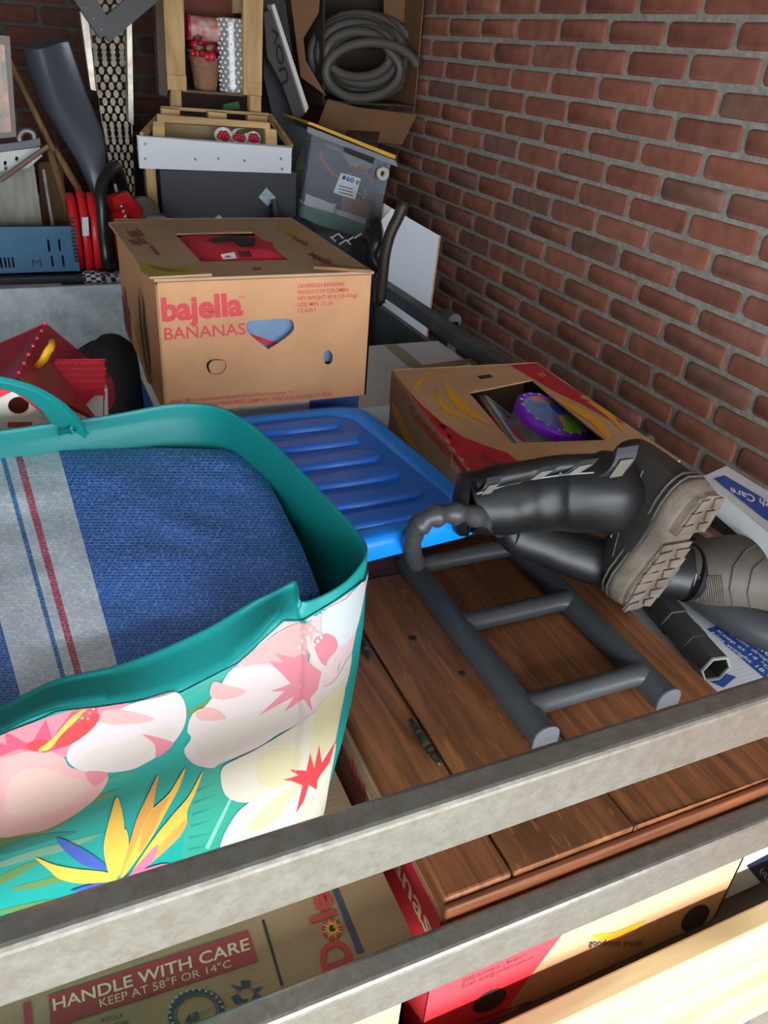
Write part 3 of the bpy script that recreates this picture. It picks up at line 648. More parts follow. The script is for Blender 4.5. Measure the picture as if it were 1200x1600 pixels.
# ================================================================== BLACK LADDER WITH RING HANDLE
BLK = mat('black_moulded_plastic', '#3e4042', rough=.38, spec=.5, bump=.1, bscale=500, var=.1, vscale=20); ENDC = mat('grey_end_cap', '#56585c', rough=.5)
LZ = PZ+.001; lad = thing('step_ladder', 'small black plastic ladder with a ring handle lying on the oak door', 'ladder', (.62, .74, LZ))
def drail(x, y0, y1):
    mb = MB(); w_ = .0185; h_ = .030; prof = [(-w_, 0), (-w_, h_*.45)]+[(-w_*math.cos(t), h_*.45+h_*.55*math.sin(t)) for t in [k*math.pi/8 for k in range(1, 8)]]+[(w_, h_*.45), (w_, 0)]
    mb.loft([[(x+a, y, LZ+b) for a, b in prof] for y in (y0, y1)], BLK, caps=True)
    return mb
for x, y0, y1 in ((.5175, .545, .955), (.7165, .545, .955)):
    r_ = drail(x, y0, y1).build('side_rail', lad, bevel=.002)
    cap = MB(); w_ = .0192; h_ = .031; cap.prism([(x-w_, y0-.0005, LZ)]+[(x-w_*math.cos(t), y0-.0005, LZ+h_*.45+h_*.55*math.sin(t)) for t in [k*math.pi/8 for k in range(9)]]+[(x+w_, y0-.0005, LZ)], (0, -.003, 0), ENDC); cap.build('end_cap', r_)
for y in (.932, .773, .595):
    mb = MB(); rs = []
    for x, k in ((.522, 1.5), (.535, 1.12), (.545, 1), (.617, .98), (.689, 1), (.699, 1.12), (.712, 1.5)):
        a, b = .0155*k, .0150; rs.append([(x, y+a*math.cos(t), LZ+.0165+b*max(-1, math.sin(t))) for t in [2*math.pi*i/16 for i in range(16)]])
    mb.loft(rs, BLK); mb.build('rung', lad)
pth = [at(652, 884, Y=.925), at(645, 868, Y=.885), at(642, 846, Y=.857), at(650, 824, Y=.842), at(672, 808, Y=.836), at(700, 802, Y=.836), at(730, 803, Y=.84), at(757, 811, Y=.85), at(780, 824, Y=.868), at(797, 836, Y=.9), at(808, 848, Y=.935)]
P3 = []
for i in range(len(pth)-1):
    for k in range(6): P3.append(pth[i].lerp(pth[i+1], k/6))
P3.append(pth[-1]); L_ = len(P3)
rad = [.0150+.0026*(math.sin(i*1.02) if 14 < i < 48 else 0) for i in range(L_)]
MB().tube(P3, rad, BLK, n=14).build('ring_handle', lad)

# ================================================================== BLUE LIDDED CRATE
BLUE = mat('blue_plastic', '#0a88f2', rough=.32, spec=.5, var=.12, vscale=7); BLUE2 = mat('blue_plastic_panel', '#1a6cd2', rough=.38, var=.12, vscale=9)
LIDZ = -.615; crate = thing('storage_crate', 'blue plastic storage crate with a ribbed bright blue lid', 'crate', (.3, 1.1, -1.06))
def rquad(c, r, n=6):
    out = []; N = len(c)
    for i in range(N):
        p = Vector(c[i]); a = (Vector(c[i-1])-p).normalized(); b = (Vector(c[(i+1) % N])-p).normalized()
        s, e = p+a*r, p+b*r
        for k in range(n+1): t = k/n; out.append(s*(1-t)**2+p*2*t*(1-t)+e*t*t)
    return out
Q = [(.262, .852), (.625, .885), (.583, 1.345), (.262, 1.350)]
def inset(Q, d):
    c = sum((Vector(q) for q in Q), Vector((0, 0)))/4; return [Vector(q)+Vector((math.copysign(d, c.x-q[0]), math.copysign(d, c.y-q[1]))) for q in Q]
def lvl(pts, z): return [(p.x, p.y, z) for p in pts]
lid = MB(); lid.prism(lvl(rquad(inset(Q, .006), .05), -.629), (0, 0, .008), BLUE2)
o1 = rquad(Q, .055); o2 = rquad(inset(Q, .038), .04)
lo = lid.build('lid', crate, bevel=.002)
mb = MB(); rings = [lvl(rquad(inset(Q, .002), .055), -.652), lvl(rquad(inset(Q, 0), .055), -.628), lvl(rquad(inset(Q, .003), .054), -.6185), lvl(rquad(inset(Q, .010), .05), -.615), lvl(rquad(inset(Q, .030), .042), -.615), lvl(rquad(inset(Q, .036), .04), -.6172), lvl(rquad(inset(Q, .040), .04), -.6212)]
mb.loft(rings, BLUE, caps=False); mb.build('rim', lo)
for y, xe in ((1.272, .515), (1.198, .525), (1.126, .532), (1.057, .540), (.988, .548), (.925, .548)):
    mb = MB(); hw = .0215; rs = []
    for ins, z in ((0, -.6225), (.0015, -.6155), (.005, -.6125), (.010, -.6125)):
        h_ = hw-ins; rs.append([(.300, y-h_, z)]+[(xe-hw+h_*math.cos(t), y+h_*math.sin(t), z) for t in [(-math.pi/2)+k*math.pi/10 for k in range(11)]]+[(.300, y+h_, z)])
    mb.loft(rs, BLUE2, caps=True); mb.build('rib', lo)
mb = MB(); mb.hexa([(.31, 1.045, -1.055), (.54, 1.045, -1.055), (.53, 1.31, -1.055), (.31, 1.31, -1.055)], [(.29, 1.035, -.63), (.575, 1.035, -.63), (.56, 1.325, -.63), (.29, 1.325, -.63)], mat('blue_crate_wall', '#175a9c', rough=.5)); mb.build('body', crate, bevel=.01)

# ================================================================== FLOWERED TUB
TEAL = mat('teal_rubber', '#0c7c7a', rough=.45, var=.08, vscale=6, spec=.4); PRT = mat('print_ground', '#0b7a70', rough=.5, spec=.3)
tub = thing('flexible_tub', 'large teal tub printed with pink and white flowers, front left in the trailer', 'tub', (0, .75, -.80))
def catm(P, n=8, closed=True):
    out = []; N = len(P)
    for i in range(N):
        a, b, c, d = [Vector(P[k % N]) for k in (i-1, i, i+1, i+2)]
        for k in range(n):
            t = k/n; out.append(.5*((2*b)+(c-a)*t+(2*a-5*b+4*c-d)*t*t+(3*b-a-3*c+d)*t**3))
    return out
# each rim station: upper edge point, fold line point below it, base point (x, y); the front handle part leans back and shows its inner face
fr_u = [(-60, 1138), (0, 1110), (45, 1086), (85, 1068), (130, 1056), (180, 1045), (240, 1024), (295, 1000), (345, 975), (396, 944), (432, 927), (458, 913), (466, 914), (472, 942), (500, 936), (535, 917), (560, 893), (575, 864)]
fr_l = [(-60, 1172), (0, 1146), (45, 1124), (85, 1110), (130, 1104), (180, 1098), (240, 1088), (295, 1070), (345, 1046), (396, 1006), (432, 968), (456, 962), (464, 962), (472, 964), (500, 953), (535, 931), (560, 905), (574, 878)]
fr_b = [(-.125, .503), (-.08, .504), (-.05, .505), (-.02, .507), (.01, .509), (.035, .512), (.06, .515), (.085, .518), (.105, .521), (.125, .524), (.14, .527), (.15, .528), (.155, .529), (.162, .530), (.178, .532), (.195, .536), (.207, .543), (.216, .560)]
ST = []
for i, (u, l, b) in enumerate(zip(fr_u, fr_l, fr_b)):
    yl = .487+.060*(l[0]+60)/530 if i < 13 else (.549, .553, .561, .575, .597)[i-13]
    if i == 0: yl = .486
    yu = yl+(.042 if i < 10 else (.034, .03, .026)[i-10]) if i < 13 else yl+.003
    ST.append((at(*u, Y=yu), at(*l, Y=yl), Vector((b[0], b[1], -.797))))
for (x, y, z), (bx, by) in zip([(.286, .640, -.443), (.277, .74, -.442), (.261, .862, -.440), (.245, .925, -.437), (.218, .985, -.436), (.165, 1.018, -.440), (.08, 1.022, -.449), (-.05, 1.008, -.449), (-.20, .985, -.447), (-.31, .90, -.447), (-.34, .75, -.446), (-.32, .60, -.445), (-.27, .52, -.448), (-.20, .495, -.455)],
        [(.222, .60), (.220, .70), (.210, .80), (.200, .86), (.178, .905), (.13, .935), (.06, .94), (-.05, .93), (-.17, .91), (-.26, .84), (-.285, .72), (-.27, .60), (-.23, .53), (-.18, .505)]):
    ST.append((Vector((x, y, z)), Vector((x, y, z-.018)), Vector((bx, by, -.797))))
R0 = catm([s[0] for s in ST], 5); R1 = catm([s[1] for s in ST], 5); B0 = catm([s[2] for s in ST], 5); NR = len(R0)
def tubring(t, off=0):
    out = []
    for i in range(NR):
        if t < .1: p = R0[i].lerp(R1[i], t/.1)
        else: p = R1[i].lerp(B0[i], (t-.1)/.9)
        c = Vector((0, .75, p.z)); d = (p-c); d.z = 0; d.normalize()
        bul = .012*math.sin(math.pi*max(0, t-.1)/.9) + (.004*noise.noise(Vector((p.x*6, p.y*6, t*3))) if t > .1 else 0)
        out.append(p+d*(bul+off))
    return out
lv = [0, .025, .05, .075, .1, .115, .15, .2, .28, .4, .52, .64, .76, .88, .96, 1]
outer = MB(); outer.loft([tubring(t) for t in lv], TEAL, caps=False)
_tm = on_mesh(outer)
def TUBS(x, y):
    q = _tm(x, y)
    if q is None: return None
    d = Vector((q[0].x, q[0].y-.78, 0)).normalized(); return q[0], d
mb = MB(); O = [tubring(t) for t in lv]; I = [tubring(t, -.0035) for t in lv]
lip = [[p+Vector((0, 0, .0022)) for p in tubring(0, -.0018)]]
mb.loft([*I[::-1], *lip, *O], TEAL, caps=False); mb.loft([tubring(1), [p+Vector((0, 0, -.002)) for p in tubring(1, -.06)], [Vector((0, .72, -.799))+Vector((.0001*math.cos(i), .0001*math.sin(i), 0)) for i in range(NR)]], TEAL, caps=False)
mb.build('body', tub)
# far handle: strap arching up at the left
pth = [at(-70, 600, Y=.93), at(-30, 594, Y=.93), at(0, 597, Y=.935), at(38, 608, Y=.945), at(68, 624, Y=.955), at(92, 645, Y=.97), at(102, 672, Y=.985)]
P4 = catm(pth, 6)[:37]
mb = MB(); rs = []
for i, p in enumerate(P4):
    d = (P4[min(i+1, 36)]-P4[max(i-1, 0)]).normalized(); sd = Vector((0, 1, 0)).cross(d).normalized(); w_ = Vector((.5, -.7, .4)).normalized()
    w_ = (w_ - d*w_.dot(d)).normalized(); th = w_.cross(d)
    hw_ = .009+.014*(i/36)**1.5; rs.append([p+w_*a*hw_+th*b*.004 for a, b in ((-1, -1), (1, -1), (1, 1), (-1, 1))])
mb.loft(rs, TEAL, smooth=False); mb.build('handle', tub, bevel=.002, seg=3)

hp_ = MB(); shape(hp_, [(391, 950), (396, 940), (405, 938), (402, 947)], TUBS, WHITEINK, off=.004); hp_.build('punched_hole', tub)
# ---- printed flowers on the front
def lit(n, c):
    h = c.lstrip('#'); return mat('petal_'+n, [int(int(h[k:k+2], 16)*.81) for k in (0, 2, 4)], rough=.5, spec=.3)
CR = lit('cream', '#c8beb4'); PW = lit('blush_white', '#cfc0be'); PK = lit('light_pink', '#d4a09c'); PK2 = lit('pink', '#d07c88'); PK3 = lit('hot_pink', '#d84c68'); YC = lit('pale_yellow', '#cec49c')
YE = lit('gold', '#e8b848'); OR_ = lit('amber', '#d69a48'); RD_ = lit('scarlet', '#d63c40'); GL = lit('leaf', '#2c9880'); GD = lit('leaf_dark', '#1c7c70'); OL = lit('olive', '#5e8448'); BLp = lit('iris', '#3c58a8'); PKG = lit('pale_pink_ground', '#d0b4b6'); GY_ = lit('white_cool', '#c2c8ca')
fp = MB(); lay = [0]
def S(pts, m, sm=True, fine=6):
    lay[0] += 1; shape(fp, pts, TUBS, m, off=.0024+.00002*lay[0], n=4, smooth=sm, fine=fine)
S([(574, 884), (567, 905), (520, 938), (470, 968), (440, 968), (370, 1034), (280, 1080), (150, 1104), (100, 1104), (0, 1148), (-20, 1160), (-20, 1480), (200, 1480), (330, 1440), (495, 1300), (530, 1100), (552, 990)], PRT, sm=False, fine=10)
S([(574, 890), (567, 908), (520, 940), (470, 970), (440, 970), (402, 1004), (380, 1030), (420, 1080), (470, 1140), (500, 1290), (530, 1100), (552, 990)], PKG, sm=False, fine=5)
# leaves
for p in ([(280, 1092), (330, 1062), (362, 1045), (352, 1056), (310, 1082), (290, 1098)], [(290, 1108), (330, 1085), (358, 1048), (345, 1080), (300, 1112)]): S(p, GL if p[0][0] == 280 else OL)
S([(284, 1350), (286, 1300), (290, 1240), (302, 1212), (345, 1190), (356, 1240), (380, 1255), (345, 1310), (325, 1345)], GL)
for k in range(6): S([(292+k*2, 1322-k*18), (328-k*-2, 1318-k*20), (292+k*2, 1326-k*18)], GD, sm=False)
S([(318, 1322), (356, 1245), (360, 1246), (324, 1324)], lit('vein', '#7cc0a8'), sm=False)
for p, m in (([(0, 1302), (50, 1290), (95, 1265), (110, 1275), (60, 1305), (0, 1332)], OL), ([(-5, 1345), (50, 1325), (110, 1310), (158, 1299), (110, 1322), (50, 1338), (0, 1352)], lit('sage', '#6c9c80')),
             ([(-5, 1368), (30, 1350), (70, 1336), (40, 1358), (0, 1378)], OL), ([(20, 1382), (60, 1372), (130, 1352), (100, 1372), (40, 1386)], OL), ([(-5, 1420), (40, 1408), (90, 1400), (60, 1412), (0, 1424)], OL),
             ([(150, 1225), (185, 1205), (212, 1200), (190, 1216)], GL), ([(140, 1245), (185, 1228), (175, 1236), (150, 1250)], OL), ([(0, 1320), (60, 1300), (120, 1296), (80, 1308), (10, 1330)], GD)): S(p, m)
# pink hibiscus left
S([(-20, 1158), (60, 1122), (118, 1104), (150, 1102), (205, 1098), (160, 1150), (105, 1178), (70, 1175), (-20, 1200)], PK2)
S([(-20, 1195), (20, 1176), (62, 1168), (98, 1178), (112, 1196), (165, 1204), (160, 1230), (132, 1258), (90, 1284), (50, 1297), (-20, 1296)], PK)
S([(104, 1178), (118, 1150), (150, 1126), (175, 1110), (205, 1096), (240, 1085), (272, 1078), (287, 1098), (286, 1130), (265, 1162), (235, 1184), (200, 1200), (150, 1203), (118, 1196)], PW)
S([(118, 1190), (150, 1165), (200, 1155), (250, 1130), (270, 1140), (240, 1170), (190, 1192), (150, 1198)], CR)
S([(160, 1108), (190, 1105), (240, 1120), (200, 1128), (160, 1126)], PK)
S([(222, 1144), (262, 1154), (267, 1162), (243, 1180), (240, 1160)], PK2); S([(133, 1202), (168, 1204), (148, 1224)], PK2)
S([(20, 1210), (60, 1195), (110, 1210), (140, 1222), (100, 1256), (50, 1270), (10, 1262)], lit('soft_peach', '#d0aca0'))
S([(-20, 1150), (12, 1160), (8, 1138), (48, 1160), (72, 1120), (82, 1150), (112, 1108), (152, 1102), (152, 1122), (110, 1160), (70, 1172), (30, 1166), (-20, 1185)], PK3, sm=False)
S([(86, 1164), (100, 1140), (134, 1118), (153, 1110), (148, 1130), (116, 1156)], RD_); S([(40, 1160), (66, 1150), (82, 1162), (60, 1170)], RD_)
S([(60, 1168), (84, 1148), (110, 1118), (128, 1106), (126, 1114), (96, 1144), (78, 1166)], YE)
for x, y in ((132, 1106), (140, 1110), (128, 1118), (137, 1119), (145, 1104)): S([(x-2, y), (x, y-2), (x+2, y), (x, y+2)], YE)
# white hibiscus right
S([(290, 1138), (298, 1112), (318, 1100), (340, 1070), (360, 1042), (400, 1030), (440, 1050), (485, 1082), (495, 1108), (460, 1130), (430, 1145), (400, 1165), (342, 1190), (328, 1197), (300, 1190), (285, 1170), (296, 1150)], PW)
S([(300, 1150), (360, 1120), (430, 1100), (480, 1100), (440, 1135), (380, 1165), (320, 1185)], CR)
S([(364, 1040), (395, 1012), (440, 980), (470, 972), (490, 985), (470, 1025), (430, 1034), (395, 1036)], PK)
S([(500, 955), (535, 935), (565, 908), (556, 970), (540, 1000), (518, 1010), (500, 990)], GY_)
S([(485, 990), (500, 988), (520, 995), (523, 1020), (505, 1045), (500, 1070), (520, 1060), (545, 1020), (530, 1085), (490, 1095), (487, 1070), (482, 1030)], CR)
S([(415, 1030), (440, 1034), (425, 1018), (455, 1026), (478, 1012), (476, 1032), (498, 1048), (492, 1075), (480, 1090), (484, 1110), (470, 1090), (440, 1110), (455, 1086), (400, 1116), (440, 1078), (418, 1078), (450, 1066), (430, 1044)], PK2, sm=False)
S([(486, 998), (505, 988), (520, 996), (522, 1012), (508, 1030), (503, 1042), (490, 1020)], PK2)
S([(478, 990), (483, 1010), (494, 1030), (508, 1044), (503, 1050), (486, 1032), (475, 1008)], CR)
for x, y in ((470, 985), (475, 995), (468, 1000), (480, 982), (492, 1000), (497, 994), (463, 1010), (470, 1018), (486, 1006)): S([(x-2.5, y), (x, y-3), (x+2.5, y), (x, y+3)], GY_)
S([(330, 1062), (350, 1068), (380, 1078), (350, 1090), (325, 1084)], PK); S([(304, 1106), (330, 1104), (350, 1120), (310, 1122)], PK)
# white-yellow hibiscus low right
S([(345, 1195), (372, 1180), (400, 1166), (460, 1130), (495, 1108), (492, 1150), (478, 1200), (440, 1245), (400, 1250), (370, 1250), (350, 1240), (342, 1218)], lit('ivory', '#cdc6b4'))
S([(490, 1105), (532, 1068), (528, 1110), (515, 1170), (496, 1200), (480, 1190), (484, 1150)], YC)
S([(340, 1322), (352, 1290), (378, 1256), (430, 1230), (475, 1212), (470, 1250), (450, 1290), (400, 1340), (340, 1350)], GY_)
S([(475, 1215), (500, 1180), (520, 1160), (510, 1220), (500, 1275), (480, 1320), (440, 1330), (452, 1290)], lit('ivory', '#cdc6b4'))
S([(380, 1290), (430, 1240), (470, 1215), (450, 1250), (410, 1290)], YC); S([(400, 1180), (440, 1165), (470, 1180), (440, 1225), (400, 1220)], YC)
S([(438, 1216), (462, 1209), (448, 1200), (474, 1202), (480, 1174), (486, 1198), (494, 1162), (498, 1190), (520, 1155), (510, 1190), (492, 1215), (490, 1232), (478, 1224), (470, 1250), (458, 1268), (468, 1225), (452, 1218)], RD_, sm=False)
# bird of paradise
S([(90, 1303), (125, 1318), (155, 1338), (168, 1354), (130, 1346), (100, 1322)], BLp); S([(110, 1386), (150, 1374), (170, 1370), (140, 1384)], BLp)
S([(56, 1334), (85, 1345), (120, 1352), (168, 1358), (180, 1370), (130, 1375), (95, 1368), (78, 1354)], YE)
for p, m in (([(182, 1240), (192, 1275), (192, 1310), (184, 1340), (172, 1364), (163, 1335), (162, 1310), (172, 1268)], YE), ([(194, 1290), (200, 1310), (196, 1345), (180, 1368), (172, 1362), (184, 1320)], YE),
             ([(245, 1206), (240, 1238), (236, 1265), (224, 1290), (200, 1340), (186, 1366), (202, 1310), (212, 1275), (228, 1240)], OR_), ([(286, 1196), (278, 1225), (262, 1255), (230, 1312), (188, 1368), (212, 1310), (232, 1265), (262, 1235)], YE),
             ([(262, 1240), (250, 1265), (240, 1290), (215, 1330), (222, 1290), (236, 1262)], OR_), ([(314, 1200), (302, 1235), (290, 1262), (286, 1290), (250, 1330), (200, 1368), (235, 1310), (268, 1268), (292, 1240)], YE),
             ([(290, 1275), (280, 1300), (250, 1330), (215, 1358), (240, 1325), (262, 1300)], OR_), ([(228, 1330), (245, 1315), (235, 1342), (205, 1366), (192, 1372)], lit('mauve', '#c07090')), ([(200, 1362), (250, 1345), (262, 1350), (215, 1375), (180, 1380)], lit('mauve', '#c07090'))): S(p, m)
fp.build('floral_print', tub)

# ================================================================== FOLDED WOVEN BAG IN THE TUB
def woven():
    m = bpy.data.materials.new('woven_stripes'); m.use_nodes = True; nt = m.node_tree; b = nt.nodes['Principled BSDF']; b.inputs['Roughness'].default_value = .42
    uv = nt.nodes.new('ShaderNodeUVMap'); uv.uv_map = 'weave'; sp_ = nt.nodes.new('ShaderNodeSeparateXYZ'); nt.links.new(uv.outputs[0], sp_.inputs[0])
    r = nt.nodes.new('ShaderNodeValToRGB'); r.color_ramp.interpolation = 'CONSTANT'; e = r.color_ramp.elements
    e[0].position = 0; e[0].color = lin('#1c4c94'); e[1].position = .335; e[1].color = lin('#c4cacf')
    for p, c in ((.404, '#1a5a94'), (.414, '#c4cacf'), (.426, '#b02c3a'), (.440, '#c4cacf'), (.5, '#1450a4')):
        x = e.new(p); x.color = lin(c)
    nt.links.new(sp_.outputs[0], r.inputs[0])
    # crossing tapes: brick-like cells, each a little lighter or darker, with pale gaps where the tapes dive
    mp = nt.nodes.new('ShaderNodeMapping'); mp.inputs['Scale'].default_value = (1, 1, 1); nt.links.new(uv.outputs[0], mp.inputs[0])
    bk = nt.nodes.new('ShaderNodeTexBrick'); bk.inputs['Scale'].default_value = 1; bk.inputs['Brick Width'].default_value = .0080; bk.inputs['Row Height'].default_value = .0046; bk.inputs['Mortar Size'].default_value = .0007
    bk.inputs['Color1'].default_value = (.75, .75, .75, 1); bk.inputs['Color2'].default_value = (.45, .45, .45, 1); bk.inputs['Mortar'].default_value = (.5, .5, .5, 1); nt.links.new(mp.outputs[0], bk.inputs['Vector'])
    mx = nt.nodes.new('ShaderNodeMix'); mx.data_type = 'RGBA'; mx.blend_type = 'OVERLAY'; mx.inputs[0].default_value = .8
    nt.links.new(r.outputs[0], mx.inputs[6]); nt.links.new(bk.outputs['Color'], mx.inputs[7])
    n = nt.nodes.new('ShaderNodeTexNoise'); n.inputs['Scale'].default_value = 190; n.inputs['Detail'].default_value = 1; nt.links.new(uv.outputs[0], n.inputs['Vector'])
    rr = nt.nodes.new('ShaderNodeValToRGB'); rr.color_ramp.elements[0].position = .52; rr.color_ramp.elements[1].position = .64; rr.color_ramp.elements[1].color = (.42, .42, .42, 1); nt.links.new(n.outputs['Fac'], rr.inputs[0])
    m2 = nt.nodes.new('ShaderNodeMix'); m2.data_type = 'RGBA'; m2.inputs[7].default_value = lin('#7fa8d0'); nt.links.new(rr.outputs[0], m2.inputs[0]); nt.links.new(mx.outputs[2], m2.inputs[6])
    m3 = nt.nodes.new('ShaderNodeMix'); m3.data_type = 'RGBA'; m3.inputs[7].default_value = lin('#a8c4de'); ml = nt.nodes.new('ShaderNodeMath'); ml.operation = 'MULTIPLY'; ml.inputs[1].default_value = .3
    nt.links.new(bk.outputs['Fac'], ml.inputs[0]); nt.links.new(ml.outputs[0], m3.inputs[0]); nt.links.new(m2.outputs[2], m3.inputs[6])
    nt.links.new(m3.outputs[2], b.inputs['Base Color'])
    bp = nt.nodes.new('ShaderNodeBump'); bp.inputs['Strength'].default_value = .5; bp.inputs['Distance'].default_value = .001; nt.links.new(bk.outputs['Fac'], bp.inputs['Height']); bp.invert = True; nt.links.new(bp.outputs[0], b.inputs['Normal'])
    return m
WV = woven()
L_e = [(-130, 690), (-140, 800), (-120, 950), (-100, 1140)]
R_e = [(388, 703), (428, 768), (470, 850), (500, 925), (496, 950)]
def edge(P, t):
    k = t*(len(P)-1); i = min(int(k), len(P)-2); return Vector(P[i]).lerp(Vector(P[i+1]), k-i)
NX, NY = 60, 50; mb = MB(); G = []; UVs = []
for j in range(NY+1):
    t = j/NY; a = edge(L_e, t); b = edge(R_e, t); row = []
    for i in range(NX+1):
        s = i/NX; p = a.lerp(b, s); p.y += (1-t)*(-8*math.sin(math.pi*s))*0
        z = -.487 - .022*max(0, (t-.55))*2 + .008*noise.noise(Vector((s*4, t*3.2, 2))) + .004*noise.noise(Vector((s*9, t*10, 7)))
        z -= .012*max(0, (s-.93)/.07)**2 + .008*max(0, (.04-t)/.04)**2
        q = at(p.x, p.y, Z=z); row.append(q); UVs.append((.5+(p.x-(92+(p.y-706)*.274))/1000, p.y/1000))
    G.append(row)
mb.loft(G, WV, caps=False, closed=False)
side = [[p+Vector((0, 0, -.13*k/3))+Vector((-.04, -.02, 0))*(k/3) for p in [r[-1] for r in G]] for k in range(4)]
back = [[p+Vector((0, -.02*k/3, -.13*k/3)) for p in G[0]] for k in range(4)]
n1 = len(mb.v); mb.loft(side, WV, caps=False, closed=False); UVs += [(.5+.3+.13*k/3, j/NY) for k in range(4) for j in range(NY+1)]
mb.loft(back, WV, caps=False, closed=False); UVs += [((.5+(edge(L_e, 0).lerp(edge(R_e, 0), i/NX).x-92)/1000), .7-.3*k/3) for k in range(4) for i in range(NX+1)]
wb = tag(mb.build('woven_bag', base=(0, .75, -.74)), 'folded blue woven bag with white and red stripes stuffed in the teal tub', 'bag')
uvl = wb.data.uv_layers.new(name='weave')
for l in wb.data.loops: uvl.data[l.index].uv = UVs[l.vertex_index]

# ================================================================== BOOTS
BTF = mat('black_boot_fabric', '#19191b', rough=.42, var=.25, vscale=12, bump=.35, bscale=26, spec=.5); BTL = mat('boot_leather', '#2e2b28', rough=.55, var=.25, vscale=10, bump=.25, bscale=70)
SOLE = mat('muddy_sole', '#7c6f62', rough=.85, var=.3, vscale=30, bump=.6, bscale=120, col2='#60564c'); SOLED = mat('sole_rand', '#54504b', rough=.7, var=.3, vscale=14)
BIND = mat('grey_binding', '#8f9296', rough=.6); PATCH = mat('reflective_patch', '#5e5a52', rough=.4)
def foot(t, heel, toe, n, width, m_up, height=.085, lugs=True, anklecut=.0):
    heel, toe, n = Vector(heel), Vector(toe), Vector(n).normalized(); f = (toe-heel); L = f.length; f.normalize(); n = (n-f*n.dot(f)).normalized(); wv = n.cross(f)
    prof = [(0, .30), (.03, .52), (.09, .70), (.2, .78), (.33, .70), (.45, .68), (.6, .86), (.75, 1.0), (.87, .92), (.95, .66), (.985, .42), (1, .22)]
    hw = width/2
    def outline(sc_, z):
        R_ = [heel+f*L*(.5+(a-.5)*(1+(sc_-1)*.4))+wv*hw*b*sc_*(1)+n*z for a, b in prof]; Lf = [heel+f*L*(.5+(a-.5)*(1+(sc_-1)*.4))-wv*hw*b*sc_*.92+n*z for a, b in reversed(prof)]
        return R_+Lf
    mb = MB(); mb.loft([outline(1.02, -.030), outline(1.10, -.026), outline(1.10, -.018), outline(1.05, -.012), outline(1.04, -.003), outline(.98, 0)], SOLE, caps=False)
    o = outline(.98, 0); c = len(o)//2; mb.add(o, [(i, i+1, len(o)-2-i, len(o)-1-i) for i in range(c-1)], SOLE)
    so_ = mb.build('sole', t)
    def half(a):
        for (x0, w0), (x1, w1) in zip(prof, prof[1:]):
            if x0 <= a <= x1: return w0+(w1-w0)*(a-x0)/(x1-x0)
        return .22
    if lugs:
        for a0, a1, hh_ in ((.0, .30, .011), (.41, 1.0, .006)):
            as_ = [a0+(a1-a0)*k/10 for k in range(11)]
            P_ = [heel+f*L*a+wv*hw*half(a)*.95 for a in as_]+[heel+f*L*a-wv*hw*half(a)*.9 for a in reversed(as_)]
            MB().prism(P_, n*hh_, SOLE).build('sole_block', so_, bevel=.003)
        mb = MB(); mb3 = MB()
        for a0, a1 in ((.02, .10), (.12, .2), (.22, .28), (.46, .53), (.55, .62), (.64, .71), (.73, .80), (.82, .89), (.91, .97)):
            am = (a0+a1)/2; b = .46+.25*math.sin(am*3.0) if am < .3 else (.55+.25*math.sin((am-.4)*5.2) if am < .95 else .4)
            for s in (-1, 1):
                zz = n*(.0105 if am < .3 else .0055)
                P_ = [heel+f*L*a0+wv*s*hw*.12, heel+f*L*a0+wv*s*hw*b, heel+f*L*(a1+.01)+wv*s*hw*(b*.96), heel+f*L*(a1-.012)+wv*s*hw*.2]
                P_ = [p+zz for p in P_]
                if s < 0: P_.reverse()
                (mb if s > 0 else mb3).prism(P_, n*.004, SOLE)
        mb.build('tread', so_, bevel=.0022); mb3.build('tread', so_, bevel=.0022)
    mb = MB(); rings = []
    for a, b, h in ((0.01, .45, .10), (.06, .66, .115), (.14, .74, .125), (.25, .74, .125), (.36, .72, .11), (.48, .78, .088), (.6, .88, .072), (.72, .95, .062), (.84, .90, .056), (.93, .68, .048), (.985, .38, .036)):
        c = heel+f*L*a-n*.024; w_ = hw*b
        rings.append([c+wv*w_*math.cos(th)*(1.04)-n*max(0, math.sin(th))*h*(height/.085)*1.0+n*min(0, math.sin(th))*0 for th in [2*math.pi*i/24 for i in range(24)]])
    mb.loft(rings, m_up); up = mb.build('upper', t, subd=1); umesh = on_mesh(mb)
    mb = MB()
    for k, h in ((1.13, .030), (1.11, .040)):
        o = outline(k-.02, -h); mb.tube(o, .0022, SOLED, n=6, closed=True)
    mb.build('welt', up)
    return f, n, up, umesh
# upper boot, shaft to the left, sole towards us
b1 = thing('work_boot', 'tall black boot lying on its side with its muddy sole towards the camera', 'boot', (.78, .72, PZ), 'pair of tall black boots')
heel = at(1106, 768, Y=.70); toe = at(988, 948, Y=.735); nn = Vector((.22, -.95, .44))
ff_, fn_, up1, UM = foot(b1, heel, toe, nn, .108, BTL, height=.10)
pth = [at(735, 792, Y=.89), at(770, 783, Y=.885), at(830, 775, Y=.87), at(890, 772, Y=.84), at(940, 772, Y=.81), heel-fn_*.115+ff_*.085, heel-fn_*.085+ff_*.075, heel-fn_*.045+ff_*.065]
rr = [.052, .056, .059, .061, .061, .050, .048, .042]
P5 = catm(pth, 5)[:36]; R5 = []
for i in range(36): k = i/5; j = min(int(k), 6); R5.append(rr[j]+(rr[j+1]-rr[j])*(k-j)+.002*math.sin(i*1.3)+(.003 if i in (20, 21, 25, 26) else 0))
sh = MB(); sh.tube(P5[:24], R5[:24], BTF, n=24, flat=.98, caps=True)
for v in sh.v:
    k = noise.noise(Vector((v.x*9, v.y*9, v.z*16)))*.010+noise.noise(Vector((v.x*30, v.y*22, v.z*30)))*.006; v += Vector((0, -.3, 1))*k
shaft = sh.build('shaft', b1, subd=1)
